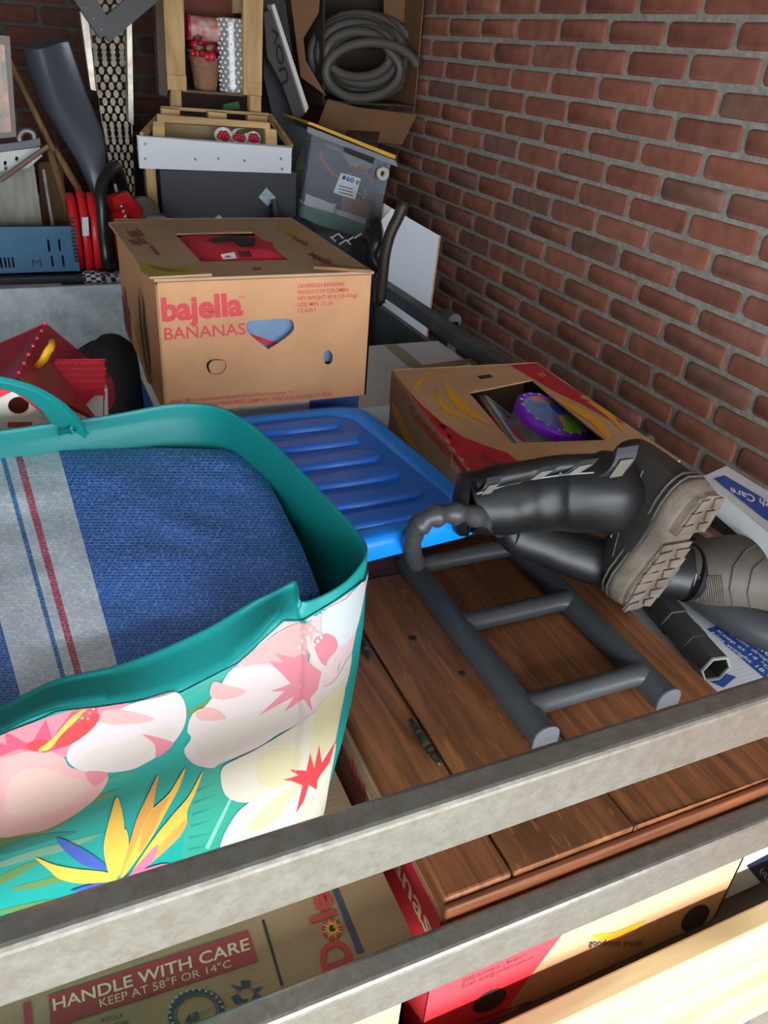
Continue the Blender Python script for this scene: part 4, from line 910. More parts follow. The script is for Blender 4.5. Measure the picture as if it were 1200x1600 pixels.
MB().tube(P5[22:], [r*1.03 for r in R5[22:]], BTL, n=24, caps=True).build('ankle', b1, subd=1)
SHM = on_mesh(sh)
def seam(pts, parent, name='seam', r=.0013, m=BIND, surf=SHM):
    P_ = []
    for x, y in [(p.x, p.y) for p in [Vector(pts[i]).lerp(Vector(pts[i+1]), k/5) for i in range(len(pts)-1) for k in range(5)]]:
        q = surf(x, y)
        if q: P_.append(q[0]+q[1]*.001)
    if len(P_) > 2: mb = MB(); mb.tube(P_, r, m, n=6); mb.build(name, parent)
seam([(745, 772), (790, 758), (840, 748), (880, 742), (940, 738)], shaft)
seam([(1005, 735), (990, 775), (968, 830), (955, 880)], up1, 'seam', .0014, SOLED, UM); seam([(985, 760), (968, 800), (952, 850)], up1, 'seam', .0012, BIND, UM)
mb = MB()
write(mb, 'CLUB', (744, 770), (766, 766), (765, 761), (743, 765), SHM, BIND, bold=.02)
for x, y in ((798, 752), (876, 741)): q = SHM(x, y); mb.ball(q[0], .003, BIND, n=8) if q else None
mb.build('lettering', shaft)
def strap(px, py, w_, h_, lean, Y):
    """a hook-and-loop tab standing off the shaft"""
    a = at(px, py, Y=Y); u = Vector((1, -.15, .1)).normalized(); v = Vector((lean, -.1, .9)).normalized(); n = u.cross(v)
    mb = MB(); rs = []
    for k in range(7):
        t = k/6; c = a+v*h_*t+n*(.012*math.sin(math.pi*t))
        rs.append([c-u*w_/2, c+u*w_/2, c+u*w_/2+n*.0025, c-u*w_/2+n*.0025])
    mb.loft(rs, mat('strap_webbing', '#2a2c30', rough=.6), smooth=False); s_ = mb.build('strap', shaft, bevel=.0006)
    mb = MB(); c0 = a+v*h_*.15-n*.001; 
    n_ = n if n.dot(-a) > 0 else -n
    for sgn in (1,): 
        c1 = a+v*h_*.12+n_*.0165; mb.prism([c1-u*w_*.3, c1+u*w_*.3, c1+u*w_*.3+v*h_*.6, c1-u*w_*.3+v*h_*.6], n_*.001, PATCH)
    mb.build('patch', s_)
strap(950, 742, .034, .050, .35, .775); strap(888, 740, .032, .036, 1.3, .79); strap(830, 748, .030, .034, 1.3, .82); strap(752, 768, .024, .030, .6, .85)
mb = MB(); mb.tube([at(742, 760, Y=.86), at(800, 740, Y=.86), at(860, 728, Y=.85), at(915, 724, Y=.83), at(960, 734, Y=.81)], [.010, .016, .018, .018, .010], BTF, n=10); mb.build('folded_tongue', b1, subd=1)
# lower boot: shaft under the first, foot to the right
b2 = thing('work_boot', 'second black boot lying under the first with its ribbed toe at the right edge', 'boot', (.95, .68, -.80), 'pair of tall black boots')
MB().tube(catm([at(800, 828, Y=.87), at(860, 850, Y=.84), at(920, 872, Y=.81), at(990, 890, Y=.79), at(1050, 892, Y=.77), at(1075, 895, Y=.75)], 5)[:26], [.035+.0006*i for i in range(26)], BTF, n=20, flat=.8).build('shaft', b2, subd=1)
P7 = catm([at(1030, 888, Z=-.74), at(1070, 890, Z=-.725), at(1110, 893, Z=-.715), at(1160, 895, Z=-.71), at(1215, 905, Z=-.71), at(1270, 930, Z=-.725), at(1300, 945, Z=-.74)], 6)[:37]
BTB = mat('brown_grey_leather', '#5c534b', rough=.6, var=.25, vscale=14, bump=.3, bscale=80); R7 = [.034+.036*math.sin(min(1, i/20)*math.pi/2) if i < 26 else .070-.030*((i-26)/10)**2 for i in range(37)]
mb = MB(); mb.tube(P7, R7, BTB, n=28, flat=.92); fo = mb.build('foot', b2, subd=1); FM = on_mesh(mb)
for k in range(11):
    xx = 1096+k*3.4; seam([(xx-3, 900), (xx-1, 915), (xx+1, 930), (xx+3, 945)], fo, 'rib', .0016, BTB, FM)
seam([(1090, 935), (1084, 915), (1090, 892)], fo, 'stitching', .0012, BIND, FM)
seam([(1150, 960), (1140, 920), (1146, 885), (1165, 860), (1185, 850)], fo, 'seam', .0014, SOLED, FM)
seam([(1176, 960), (1168, 925), (1176, 890), (1198, 870)], fo, 'seam', .0014, SOLED, FM)
MB().tube([at(1078, 925, Z=-.765), at(1120, 948, Z=-.765), at(1170, 975, Z=-.765), at(1225, 1000, Z=-.765), at(1280, 1010, Z=-.765)], [.022, .03, .034, .034, .02], mat('boot_toe_rubber', '#3b3d3f', rough=.45), n=16, flat=.9).build('sole', b2, subd=1)

# ================================================================== BLACK SIX-SIDED TUBE
HX = mat('black_tube_plastic', '#33332f', rough=.45); HXE = mat('worn_tube_edge', '#8c8e86', rough=.6)
a = at(1005, 915, Z=-.772); b = at(1118, 1045, Z=-.772); d = (b-a).normalized()
def hexr(c, r): 
    x = d.cross(Vector((0, 0, 1))).normalized(); z = x.cross(d); return [c+(x*math.cos(math.pi*k/3)+z*math.sin(math.pi*k/3))*r for k in range(6)]
mb = MB(); segs = [0, .48, .485, .62, .625, .76, .765, 1]; rad = [.0275, .0275, .0255, .0255, .0265, .0265, .0255, .0262]
O_ = [hexr(a.lerp(b, t), r*.98) for t, r in zip(segs, rad)]; mb.loft(O_+[hexr(b, .0225), hexr(b.lerp(a, .3), .0225)], HX, caps=False, smooth=False)
tb = tag(mb.build('plastic_tube'), 'black six-sided plastic tube lying between the boot sole and the blue label', 'tube')
MB().loft([hexr(b-d*.001, .0262), hexr(b+d*.0025, .0255), hexr(b+d*.0025, .0225), hexr(b-d*.001, .0222)], HXE, caps=False, smooth=False).build('rim', tb)

# ================================================================== TOY HOUSE
RT_ = mat('toy_roof_red', '#94283c', rough=.3, spec=.5); RT2 = mat('toy_red', '#dc3044', rough=.4); TW = mat('toy_white', '#e8e4da', rough=.5); TY = mat('toy_yellow', '#dca818', rough=.35)
YH = 1.42
hs = thing('toy_house', 'red and white plastic toy house with a yellow carrying handle', 'toy house', at(60, 640, Y=YH)-Vector((0, 0, .25)))
pk_ = at(72, 505, Y=YH); lft = at(-110, 600, Y=YH-.05); fr_ = at(25, 600, Y=1.15); rbk = at(140, 561, Y=YH+.1); rft = at(152, 655, Y=1.2)
ap = at(26, 590, Y=1.18)
mb = MB(); mb.prism([pk_, lft+Vector((0, .05, 0)), at(-110, 700, Y=1.15), ap], Vector((0, 0, -.006)), RT_); mb.prism([pk_, ap, rft, at(80, 566, Y=1.36), at(140, 561, Y=1.5)], Vector((0, 0, -.006)), RT_); rf = mb.build('roof', hs, bevel=.0015)
for k in range(7): MB().ball(pk_.lerp(ap, (k+.15)/6.6)+Vector((0, 0, .001)), .0035, RT2, n=8).build('ridge_stud', rf)
hd = [at(66, 572, Y=1.24), at(70, 562, Y=1.235), at(76, 548, Y=1.25), at(81, 540, Y=1.27), at(84, 538, Y=1.29)]
mb = MB(); mb.tube(catm([at(60, 570, Y=1.28), at(68, 562, Y=1.25), at(74, 550, Y=1.25), at(81, 541, Y=1.26), at(80, 538, Y=1.30)], 5)[:21], .007, TY, n=10, flat=.6); mb.build('handle', hs)
# dormer-like front gable with the round opening
gy = 1.12
GP = [(-60, 700), (-60, 650), (20, 611), (82, 655), (84, 700)]
hole_ = [Vector((29+16.5*math.cos(t), 634+14*math.sin(t))) for t in [2*math.pi*k/24 for k in range(24)]]
mb = MB(); mb.prism(w3(GP, Y=gy), (0, .004, 0), TW, holes=[w3([(p.x, p.y) for p in hole_], Y=gy)]); mb.build('gable_wall', hs)
MB().prism(w3([(4, 615), (52, 615), (56, 655), (6, 655)], Y=gy+.05), (0, .004, 0), mat('toy_inside_brown', '#6b2a20', rough=.5)).build('back_wall', hs)
mb = MB(); mb.prism(w3([(-70, 645), (-70, 655), (20, 611.5), (81, 656), (83, 648), (20, 599)], Y=gy-.006), (0, .02, 0), RT2); mb.build('bargeboard', hs)
mb = MB(); mb.prism(w3([(12, 660), (50, 660), (50, 668), (12, 668)], Y=gy-.002), (0, .003, 0), mat('toy_orange', '#b05638', rough=.5)); mb.build('window_frame', hs)
# side wing with scalloped tiles
wy = 1.30; ref = [(72, 563), (163, 563), (161, 607), (104, 607)]
mb = MB(); A0, A1, B1, B0_ = at(72, 562, Y=wy+.08), at(163, 562, Y=wy+.08), at(161, 610, Y=wy), at(95, 610, Y=wy)
mb.prism([A0, A1, B1, B0_], Vector((0, .01, -.02)), RT2); wg = mb.build('wing_roof', hs, bevel=.002)
mb = MB()
for r in range(5):
    for c in range(9):
        u = (c+.5*(r % 2))/9; t = (r+.4)/5
        if u > .97: continue
        p = A0.lerp(A1, u).lerp(B0_.lerp(B1, u), t); q = A0.lerp(A1, u+.1).lerp(B0_.lerp(B1, u+.1), t); m_ = (p+q)/2+(B1-A1)*.05
        mb.tube([p, m_, q], .0014, RT2, n=5)
mb.build('tile', wg)
mb = MB(); mb.prism(w3([(95, 618), (161, 618), (161, 680), (95, 680)], Y=wy+.005), (0, .05, 0), TW); mb.prism(w3([(163, 608), (168, 606), (170, 680), (163, 680)], Y=wy+.03), (0, .05, 0), TW); mb.build('wing_wall', hs)
mb = MB(); mb.prism(w3([(96, 609), (161, 609), (161, 618), (148, 618), (126, 640), (104, 620)], Y=wy-.002), (0, .006, 0), RT2); mb.build('fascia', hs)
mb = MB(); mb.prism(w3([(166, 590), (178, 600), (180, 625), (172, 640), (167, 640)], Y=wy+.06), (0, .04, 0), RT_); mb.build('side_porch', hs)
sb = hs.location
tag(MB().box(-.44, .19, 1.08, 1.62, TZ, hs.location.z-.001, KRAFT2).build('cardboard_box'), 'carton carrying the toy house behind the teal tub', 'box')
BAGK = mat('black_cloth', '#121419', rough=.8, bump=.3, bscale=20)
mb = MB(); mb.ball(at(182, 610, Y=1.75), .1, BAGK, n=20, sx=(.75, .9, 1.3)); mb.ball(at(165, 585, Y=1.8), .08, BAGK, n=16, sx=(1, .9, 1)); tag(mb.build('cloth_bundle'), 'black cloth bundle between the toy house and the brown banana carton', 'cloth')

# ================================================================== BACK OF THE GARAGE
def slab(mb, px, Y, d, m):      # upright board with a measured outline at depth Y, thickness d going back
    P_ = [at(x, y, Y=Y) for x, y in px]
    for p in P_: p.x = min(p.x, 1.485)
    mb.prism(P_, (0, d, 0), m); return mb
def one(name, label, cat, mb, group=None, **k): return tag(mb.build(name, **k), label, cat, group)
BENCH = mat('bench_wood', '#4a4038', rough=.8, var=.2)
bt = thing('workbench', 'low dark bench behind the trailer headboard carrying the blue crate', 'bench', (-.45, 2.95, GZ0))
MB().box(-1.5, .36, 2.52, 3.3, -.735, -.70, BENCH).build('top', bt)
for x in (-1.45, .29):
    for y in (2.56, 3.24): MB().box(x, x+.05, y, y+.05, GZ0, -.735, BENCH).build('leg', bt)
# tray and blue crate
DK = mat('black_tray', '#20252c', rough=.5); one('tray', 'shallow black tray with a white label under the blue vegetable crate', 'tray', MB().box(-.5, .25, 2.53, 2.95, -.699, -.652, DK), bevel=.004)
mb = MB(); mb.box(-.2, .105, 2.526, 2.529, -.69, -.672, mat('white_label', '#c8ccd0', rough=.6)); mb.box(-.03, .04, 2.5245, 2.5255, -.683, -.679, INKBL); mb.box(.05, .09, 2.5245, 2.5255, -.683, -.679, INKBL); mb.build('label', [o for o in COL.objects if o.name == 'tray'][0])
CBL = mat('crate_blue', '#2c5f80', rough=.5, var=.12, vscale=8)
cx0, cx1, cyf, cyb, cz0, cz1 = -.42, .165, 2.56, 2.90, -.651, -.515
cr_ = thing('vegetable_crate', 'slatted blue plastic vegetable crate standing on a black tray', 'crate', (-.1, 2.7, cz0))
holes = []
def slot(x0, x1, z0, z1): holes.append([(x0, cyf, z0), (x1, cyf, z0), (x1, cyf, z1), (x0, cyf, z1)])
H = cz1-cz0
for k in range(9):
    x = -.40+k*.05
    if k < 8:
        for j in range(4): slot(x+j*.0105, x+j*.0105+.0055, cz0+.02, cz0+.05)
    if k < 6: 
        for j in range(3): slot(x+j*.012, x+j*.012+.006, cz0+.064, cz0+.084)
for x in (.085, .110, .092+.035): pass
for x in (.088, .118): slot(x, x+.006, cz0+.02, cz0+.052); slot(x-.004, x+.002, cz0+.064, cz0+.098)
mb = MB(); mb.prism([(cx0, cyf, cz0), (cx1, cyf, cz0), (cx1, cyf, cz1), (cx0, cyf, cz1)], (0, .006, 0), CBL, holes=holes)
mb.box(cx0, cx1, cyf-.008, cyf+.008, cz1-.03, cz1, CBL); mb.build('front_wall', cr_)
mb = MB(); mb.box(cx0, cx1, cyb-.006, cyb, cz0, cz1, CBL); mb.box(cx1-.006, cx1, cyf+.008, cyb, cz0, cz1, CBL); mb.box(cx0, cx0+.006, cyf+.008, cyb, cz0, cz1, CBL); mb.box(cx0, cx1, cyf, cyb, cz0, cz0+.005, CBL)
mb.box(.06, .135, cyb-.03, cyb-.006, cz1, cz1+.035, CBL); mb.build('body', cr_)
mb = MB(); write3(mb, 'M', (.035, cyf-.0005, cz0+.022), (1, 0, 0), (0, 0, 1), .025, .022, INKK); mb.build('letter', cr_)
# checked cloth, red petrol machine
def checked():
    m = mat('checked_cloth', '#d8dade', rough=.9); nt = m.node_tree; b = nt.nodes['Principled BSDF']; tc = nt.nodes.new('ShaderNodeTexCoord'); c = nt.nodes.new('ShaderNodeTexChecker')
    c.inputs['Scale'].default_value = 70; c.inputs['Color1'].default_value = lin('#c4c8d0'); c.inputs['Color2'].default_value = lin('#20242e'); nt.links.new(tc.outputs['Object'], c.inputs['Vector']); nt.links.new(c.outputs['Color'], b.inputs['Base Color']); return m
mb = MB(); rs = []
for k in range(9):
    x = .17+k*.03; rs.append([(x, 2.55+.03*math.cos(t)*1.5, -.67+.022*math.sin(t)+.006*math.sin(k*1.7)) for t in [2*math.pi*i/14 for i in range(14)]])
mb.loft(rs, checked()); one('checked_cloth', 'black and white checked cloth rolled in front of the red machine', 'cloth', mb)
REDM = mat('red_machine_plastic', '#c81c24', rough=.35); BKM = mat('black_machine_plastic', '#17181b', rough=.35)
sw = thing('chainsaw', 'red petrol machine with a black loop handle beside the blue vegetable crate', 'machine', at(150, 415, Y=2.65))
c = at(150, 365, Y=2.65); 
for i, (dx, r, wd, m) in enumerate(((-.062, .118, .024, REDM), (-.034, .128, .024, REDM), (-.006, .12, .028, REDM), (.03, .10, .03, BKM), (.07, .085, .05, REDM))):
    mb = MB(); ax = Vector((1, .15, 0)).normalized(); cc = c+Vector((dx, 0, 0)); rs = []
    for h, q in ((-wd/2, .92), (-wd*.3, 1), (wd*.3, 1), (wd/2, .92)): rs.append([cc+ax*h+Vector((0, math.cos(t)*.09*q, math.sin(t)*r*q)) for t in [2*math.pi*k/28 for k in range(28)]])
    mb.loft(rs, m); mb.build('housing', sw)
mb = MB()
for k in range(12): z = c.z-.06+k*.011; mb.box(c.x-.078, c.x-.066, 2.548, 2.556, z, z+.005, BKM)
mb.build('vent', sw)
slab(MB(), [(128, 340), (138, 339), (139, 368), (129, 369)], 2.545, .003, MATS['white_label']).build('sticker', sw)
mb = MB(); mb.tube(catm([at(172, 410, Y=2.53), at(164, 380, Y=2.52), at(160, 330, Y=2.52), at(158, 295, Y=2.54), at(168, 270, Y=2.58), at(182, 262, Y=2.64), at(190, 285, Y=2.7), at(196, 330, Y=2.7)], 5)[:36], .017, BKM, n=12); mb.build('loop_handle', sw)
mb = MB(); mb.tube([at(172, 318, Y=2.6), at(192, 312, Y=2.62), at(208, 330, Y=2.64), at(212, 350, Y=2.66)], [.022, .03, .03, .02], REDM, n=10); mb.build('rear_handle', sw)
mb = MB()
for k in range(5): mb.ball(at(190+k*3, 322+k*8, Y=2.56), .006, mat('bolt_steel', '#b0b0a8', rough=.3, metal=.8), n=8)
mb.build('bolt', sw)
# dark grey tapered sleeve
GR = mat('dark_grey_plastic', '#454952', rough=.32, spec=.5); mb = MB(); rs = []
for (lx, ly), (rx, ry), Y, fl_ in (((36, 72), (107, 62), 2.95, .5), ((44, 110), (118, 95), 2.95, .55), ((60, 157), (134, 147), 2.93, .6), ((84, 198), (152, 183), 2.9, .7), ((110, 235), (167, 220), 2.87, .8), ((128, 268), (166, 262), 2.84, .9), ((143, 300), (158, 300), 2.82, 1), ((145, 345), (158, 345), 2.8, 1)):
    a, b = at(lx, ly, Y=Y), at(rx, ry, Y=Y); c = (a+b)/2; u = (b-a)/2; v = Vector((.1, -1, -.3)).normalized()*u.length*fl_
    rs.append([c+u*math.cos(t)+v*(math.sin(t)+(.35*math.cos(3*t) if fl_ < .65 else 0)) for t in [2*math.pi*k/32 for k in range(32)]])
mb.loft(rs, GR, caps=True); one('plastic_sleeve', 'tapered dark grey plastic sleeve leaning behind the red machine', 'sleeve', mb, subd=1)
# perforated ramp
RM = galvanised('ramp_steel', '#c0b6a6', .4, '#8c8478', metal=.5); TL, TR, BRr, BLr = [Vector(p) for p in ((136, -30), (196, -30), (212, 336), (188, 336))]
def rq(u, v):
    bend = 10*math.sin(math.pi*v)*0; p = TL.lerp(TR, u).lerp(BLr.lerp(BRr, u), v); p.x -= 8*math.sin(math.pi*v)*(1-u); return at(p.x, p.y, Y=3.16-.16*v)
hs_ = []
NRW = 30
for r in range(NRW):
    for c in range(4):
        u = (c+.5+(.25 if r % 2 else -.25))/4; v = (r+.5)/NRW
        du, dv = .085, .42/NRW*1.15
        hs_.append([rq(u-du, v), rq(u-du*.5, v-dv), rq(u+du*.5, v-dv), rq(u+du, v), rq(u+du*.5, v+dv), rq(u-du*.5, v+dv)])
rp = thing('perforated_ramp', 'long perforated steel loading ramp leaning upright against the dark back wall', 'ramp', at(200, 336, Y=3.0))
mb = MB()
for seg in range(6):
    v0, v1 = seg/6, (seg+1)/6; hh_ = [h for k, h in enumerate(hs_) if int((k//4)*6/NRW) == seg]
    mb.prism([rq(0, v1), rq(1, v1), rq(1, v0), rq(0, v0)], (0, .004, 0), RM, holes=hh_)
mb.build('tread_plate', rp)
for P_ in ([(125, 18), (137, 18), (150, 142), (142, 140)], [(198, 32), (206, 30), (209, 196), (201, 190)]):
    mb = MB(); slab(mb, P_, 3.0, .05, RM); mb.build('flange', rp)
rbar = MB(); rbar.prism([rq(0, 1), rq(1, 1), rq(1, 1)+Vector((0, -.05, GZ0-rq(0, 1).z)), rq(0, 1)+Vector((0, -.05, GZ0-rq(0, 1).z))], (0, .01, 0), RM); rbar.build('lower_plate', rp)
AN = mat('black_angle_iron', '#2b2a29', rough=.5, metal=.3); mb = MB(); mb.bar(at(118, -22, Y=2.6), at(167, 52, Y=2.6), .05, .03, AN, up=(0, 1, 0)); mb.bar(at(160, 52, Y=2.6), at(250, -25, Y=2.6), .05, .03, AN, up=(0, 1, 0))
for k in range(4): mb.ball(at(122+k*12, -5+k*17, Y=2.58), .003, MATS['bolt_steel'], n=6)
mb.bar(at(118, -22, Y=2.6), at(100, -320, Y=2.6), .05, .03, AN, up=(0, 1, 0)); one('angle_bracket', 'black angle iron bracket in a V in front of the perforated ramp', 'bracket', mb)
# left edge clutter
WD = wood('old_stick', '#5a4028', '#8a6a44', axis=2, scale=4, rough=.8); STL = mat('dull_steel', '#8c8a84', rough=.45, metal=.5, var=.3, vscale=12)
stk = [((12, 90), (84, 236), 2.75, 4, WD, 'thin brown stick from the picture down to the leaning boards'), ((76, 228), (112, 350), 2.78, 5, WD, 'brown wooden lath leaning under the dark grey sleeve'), ((84, 230), (130, 308), 2.8, 5, WD, 'lighter wooden lath closest to the dark grey sleeve'), ((68, 265), (82, 348), 2.74, 3, STL, 'thin grey steel rod beside the grey board'), ((0, 282), (76, 228), 2.62, 3, mat('rusty_rod', '#6a5444', rough=.7), 'rusty rod crossing in front of the grey board')]
for (a, b, Y, w_, m, lab) in stk:
    A, B = at(*a, Y=Y), at(*b, Y=Y-.04)
    if B.z < -.35 and b[1] > 300: B = B+(B-A).normalized()*.12
    one('stick' if m is WD else 'rod', lab, 'stick' if m is WD else 'rod', MB().tube([A, B], w_*.0022, m, n=8))
mb = MB(); slab(mb, [(60, 255), (98, 250), (104, 360), (66, 360)], 2.85, .02, mat('brown_board', '#6b5034', rough=.8)); one('wooden_board', 'brown wooden board standing behind the steel rod at the left', 'board', mb)
gb = thing('grey_board', 'worn grey board with a perforated steel edge at the left border', 'board', at(20, 355, Y=2.72))
slab(MB(), [(-60, 262), (52, 252), (68, 362), (-60, 362)], 2.72, .03, mat('weathered_grey', '#8d8c82', rough=.7, var=.3, vscale=9, stretch=(6, 1, 1))).build('panel', gb)
hl = [[at(p.x, p.y, Y=2.66) for p in smooth_loop([(x-3, y), (x, y-4), (x+3, y), (x, y+4)], 2)] for x, y in ((8, 255), (26, 248), (9, 263))]
MB().prism([at(x, y, Y=2.66) for x, y in [(-60, 275), (45, 262), (66, 244), (62, 230), (-60, 246)]], (0, .02, 0), mat('aluminium_edge', '#8a8c88', rough=.4, metal=.4), holes=hl).build('perforated_edge', gb)
mb = MB(); slab(mb, [(-60, 232), (30, 222), (62, 216), (64, 228), (-60, 246)], 2.64, .03, mat('dark_zinc', '#4c5054', rough=.5)); mb.build('top_edge', gb)
one('steel_ring', 'grey steel ring standing on top of the grey board', 'ring', MB().tube([at(42+12*math.cos(t), 215+11*math.sin(t), Y=2.66) for t in [2*math.pi*k/20 for k in range(20)]], .008, STL, closed=True, n=8))
pf = thing('framed_picture', 'small framed reddish picture at the far left border', 'picture', at(5, 215, Y=2.6))
slab(MB(), [(-60, 50), (14, 58), (26, 214), (-60, 222)], 2.6, .02, mat('picture_frame', '#5c5148', rough=.5)).build('frame', pf, bevel=.002)
slab(MB(), [(-60, 66), (7, 70), (18, 206), (-60, 212)], 2.596, .003, mat('picture_print', '#b07a68', rough=.4, var=.6, vscale=26, col2='#5c6a58')).build('print', pf)

# ---- wooden rack, fruit crate, white board, dark cabinet
PL = wood('pallet_pine', '#9c7c50', '#c8a674', axis=2, scale=3, rough=.75, streak=8); PLX = wood('pallet_pine_flat', '#9c7c50', '#c8a674', axis=0, scale=3, rough=.75, streak=8)
YC = 2.74
cabz = at(300, 266, Y=YC).z
CAB = mat('anthracite_board', '#22252c', rough=.5, var=.12, vscale=5)
cb = thing('cabinet', 'anthracite cabinet with diamond stickers below the white shelf board', 'cabinet', (at(360, 300, Y=YC).x, 3.0, GZ0))
xl, xr = at(252, 300, Y=YC).x, at(463, 300, Y=YC).x
MB().box(xl, xr, YC, 3.3, GZ0, cabz, CAB).build('body', cb, bevel=.002)
for P_ in ([(416, 293), (431, 309), (418, 322), (404, 308)], [(342, 335), (352, 345), (340, 356), (332, 344)]):
    mb = MB(); mb.prism([at(x, y, Y=YC-.001) for x, y in P_], (0, -.001, 0), mat('pale_sticker', '#a8bcc8', rough=.5, var=.3, vscale=80)); mb.build('sticker', cb)
slab(MB(), [(258, 342), (378, 344), (378, 354), (258, 352)], YC-.012, .01, WHITEINK).build('white_strip', cb)
MB().tube([at(428, 312, Y=YC-.03), at(433, 352, Y=YC-.03)], .011, mat('dark_metal', '#4a4c50', rough=.4, metal=.5), n=12).build('handle', cb)
one('wooden_post', 'short upright pine post to the left of the anthracite cabinet', 'post', MB().box(at(232, 300, Y=YC).x, at(247, 300, Y=YC).x, YC+.02, YC+.07, GZ0, at(240, 262, Y=YC).z, PL))
one('grinding_disc', 'worn grey grinding disc beside the pine post', 'disc', MB().lathe([(.0001, -.02), (.05, -.02), (.054, -.015), (.054, .015), (.05, .02), (.0001, .02)], at(222, 335, Y=2.66), (.3, -1, .1), mat('grindstone', '#5c564e', rough=.9)))
one('stone_block', 'small grey block at the foot of the pine post', 'block', MB().obox(at(243, 345, Y=2.66), (.06, .05, .04), Matrix.Identity(3), mat('grey_block', '#6c6a66', rough=.8)), bevel=.004)
slab_w = MB(); slab(slab_w, [(217, 214), (456, 231), (454, 270), (219, 262)], YC-.05, .03, mat('white_painted_wood', '#c9ccd0', rough=.5, var=.06, vscale=6)); wbd = one('shelf_board', 'white painted board lying across the anthracite cabinet', 'board', slab_w, bevel=.002)
mb = MB()
for x, y in ((227, 225), (227, 248), (305, 249), (382, 251), (439, 248), (441, 264), (341, 248)): mb.lathe([(.0001, 0), (.0045, 0), (.004, .001)], at(x, y, Y=YC-.0505), (0, -1, 0), mat('screw_grey', '#73787c', rough=.4, metal=.5), n=10)
mb.build('screw', wbd)
bz = at(300, 266, Y=YC).z
fc = thing('fruit_crate', 'wooden slatted crate standing behind the white shelf board', 'crate', (at(335, 220, Y=YC).x, YC+.15, bz))
for P_, Y, d in (([(240, 190), (257, 191), (257, 222), (240, 221)], YC, .02), ([(415, 201), (432, 203), (433, 232), (416, 230)], YC, .02), ([(246, 179), (422, 192), (422, 201), (246, 190)], YC-.005, .012), ([(252, 166), (420, 177), (420, 181), (252, 171)], YC+.10, .012)):
    slab(MB(), P_, Y, d, PLX).build('slat', fc, bevel=.001)
for P_ in ([(253, 170), (281, 172), (281, 184), (253, 182)], [(326, 175), (354, 177), (354, 188), (326, 186)], [(388, 180), (418, 182), (418, 193), (388, 191)]): slab(MB(), P_, YC+.06, .03, PLX).build('block', fc, bevel=.001)
slab(MB(), [(256, 192), (416, 202), (416, 236), (256, 226)], YC+.16, .01, mat('crate_back_board', '#8e7a58', rough=.8)).build('back_panel', fc)
MB().bar(at(421, 182, Y=YC+.15), at(455, 230, Y=YC-.02), .012, .02, PLX).build('side_rail', fc); MB().bar(at(250, 182, Y=YC+.15), at(222, 212, Y=YC-.02), .012, .02, PLX).build('side_rail', fc)
MB().box(at(250, 230, Y=YC).x, at(425, 230, Y=YC).x, YC, YC+.17, bz+.002, bz+.012, PLX).build('bottom', fc)
RDS = mat('berry_red', '#b01c2c', rough=.4); WB = mat('white_ceramic', '#c8c4bc', rough=.3)
for i, (x, y, lab) in enumerate(((349, 211, 'leftmost white bowl with red berries in the slatted crate'), (374, 213, 'middle white bowl with red berries and a leaf in the slatted crate'), (396, 215, 'rightmost small white bowl with red berries in the slatted crate'))):
    c = at(x, y, Y=YC+.07); t = thing('berry_bowl', lab, 'bowl', c-Vector((0, 0, .03)), 'berry bowls in the slatted crate'); ax = Vector((-.2, -.7, .6)).normalized(); r = .03 if i < 2 else .024
    MB().lathe([(.008, -.03), (r*.8, -.018), (r, 0), (r*.92, 0), (r*.7, -.012), (.0001, -.016)], c, ax, WB, n=20).build('bowl', t)
    mb = MB()
    for k in range(6): a = k*1.05; o_ = ax.orthogonal().normalized(); mb.ball(c-ax*.008+(o_*math.cos(a)+ax.cross(o_)*math.sin(a))*(.012 if k else 0), .010, RDS, n=8)
    mb.build('berries', t)
    if i == 1: MB().ball(c+Vector((.005, -.01, .015)), .012, mat('dark_leaf', '#2c4a2c', rough=.6), n=8, sx=(1.4, .5, .6)).build('leaf', t)
rk = thing('wooden_rack', 'tall pale pine rack holding a flower basket and a clear tube above the cabinet', 'rack', (at(335, 150, Y=YC).x, YC+.2, at(335, 168, Y=YC+.12).z))
YR = YC+.12
for P_, Y, m, n_ in (([(254, -40), (285, -40), (290, 120), (262, 120)], YR, PL, 'post'), ([(381, -40), (411, -40), (409, 130), (382, 130)], YR, PL, 'post'), ([(262, 118), (291, 119), (291, 141), (263, 139)], YR-.01, PL, 'foot_block'), ([(382, 129), (409, 130), (408, 149), (382, 147)], YR-.01, PL, 'foot_block'),
             ([(268, 141), (283, 142), (283, 172), (268, 170)], YR+.02, PL, 'foot'), ([(391, 150), (408, 151), (407, 182), (391, 180)], YR+.02, PL, 'foot'), ([(364, -40), (378, -40), (378, 20), (364, 20)], YR+.2, PL, 'rear_post')):
    slab(MB(), P_, Y, .03, m).build(n_, rk, bevel=.002)
slab(MB(), [(240, -40), (254, -40), (262, 140), (261, 151), (249, 148)], YR+.01, .05, mat('dark_side_board', '#4a3a2c', rough=.8)).build('side_board', rk)
slab(MB(), [(286, 140), (382, 147), (382, 151), (286, 144)], YR+.01, .2, mat('shelf_dark', '#5c4434', rough=.8)).build('shelf', rk)
slab(MB(), [(283, -40), (368, -40), (366, 34), (284, 34)], YR+.22, .01, mat('terracotta_board', '#6c3426', rough=.8, var=.2, vscale=7)).build('back_board', rk)
slab(MB(), [(270, 34), (400, 34), (400, 185), (270, 180)], YR+.24, .01, mat('rack_back_dark', '#2c1c16', rough=.9)).build('rear_panel', rk)
slab(MB(), [(350, 163), (372, 158), (376, 170), (348, 174)], YR+.08, .03, mat('green_cloth_dark', '#2c5a30', rough=.8)).build('green_scrap', rk)
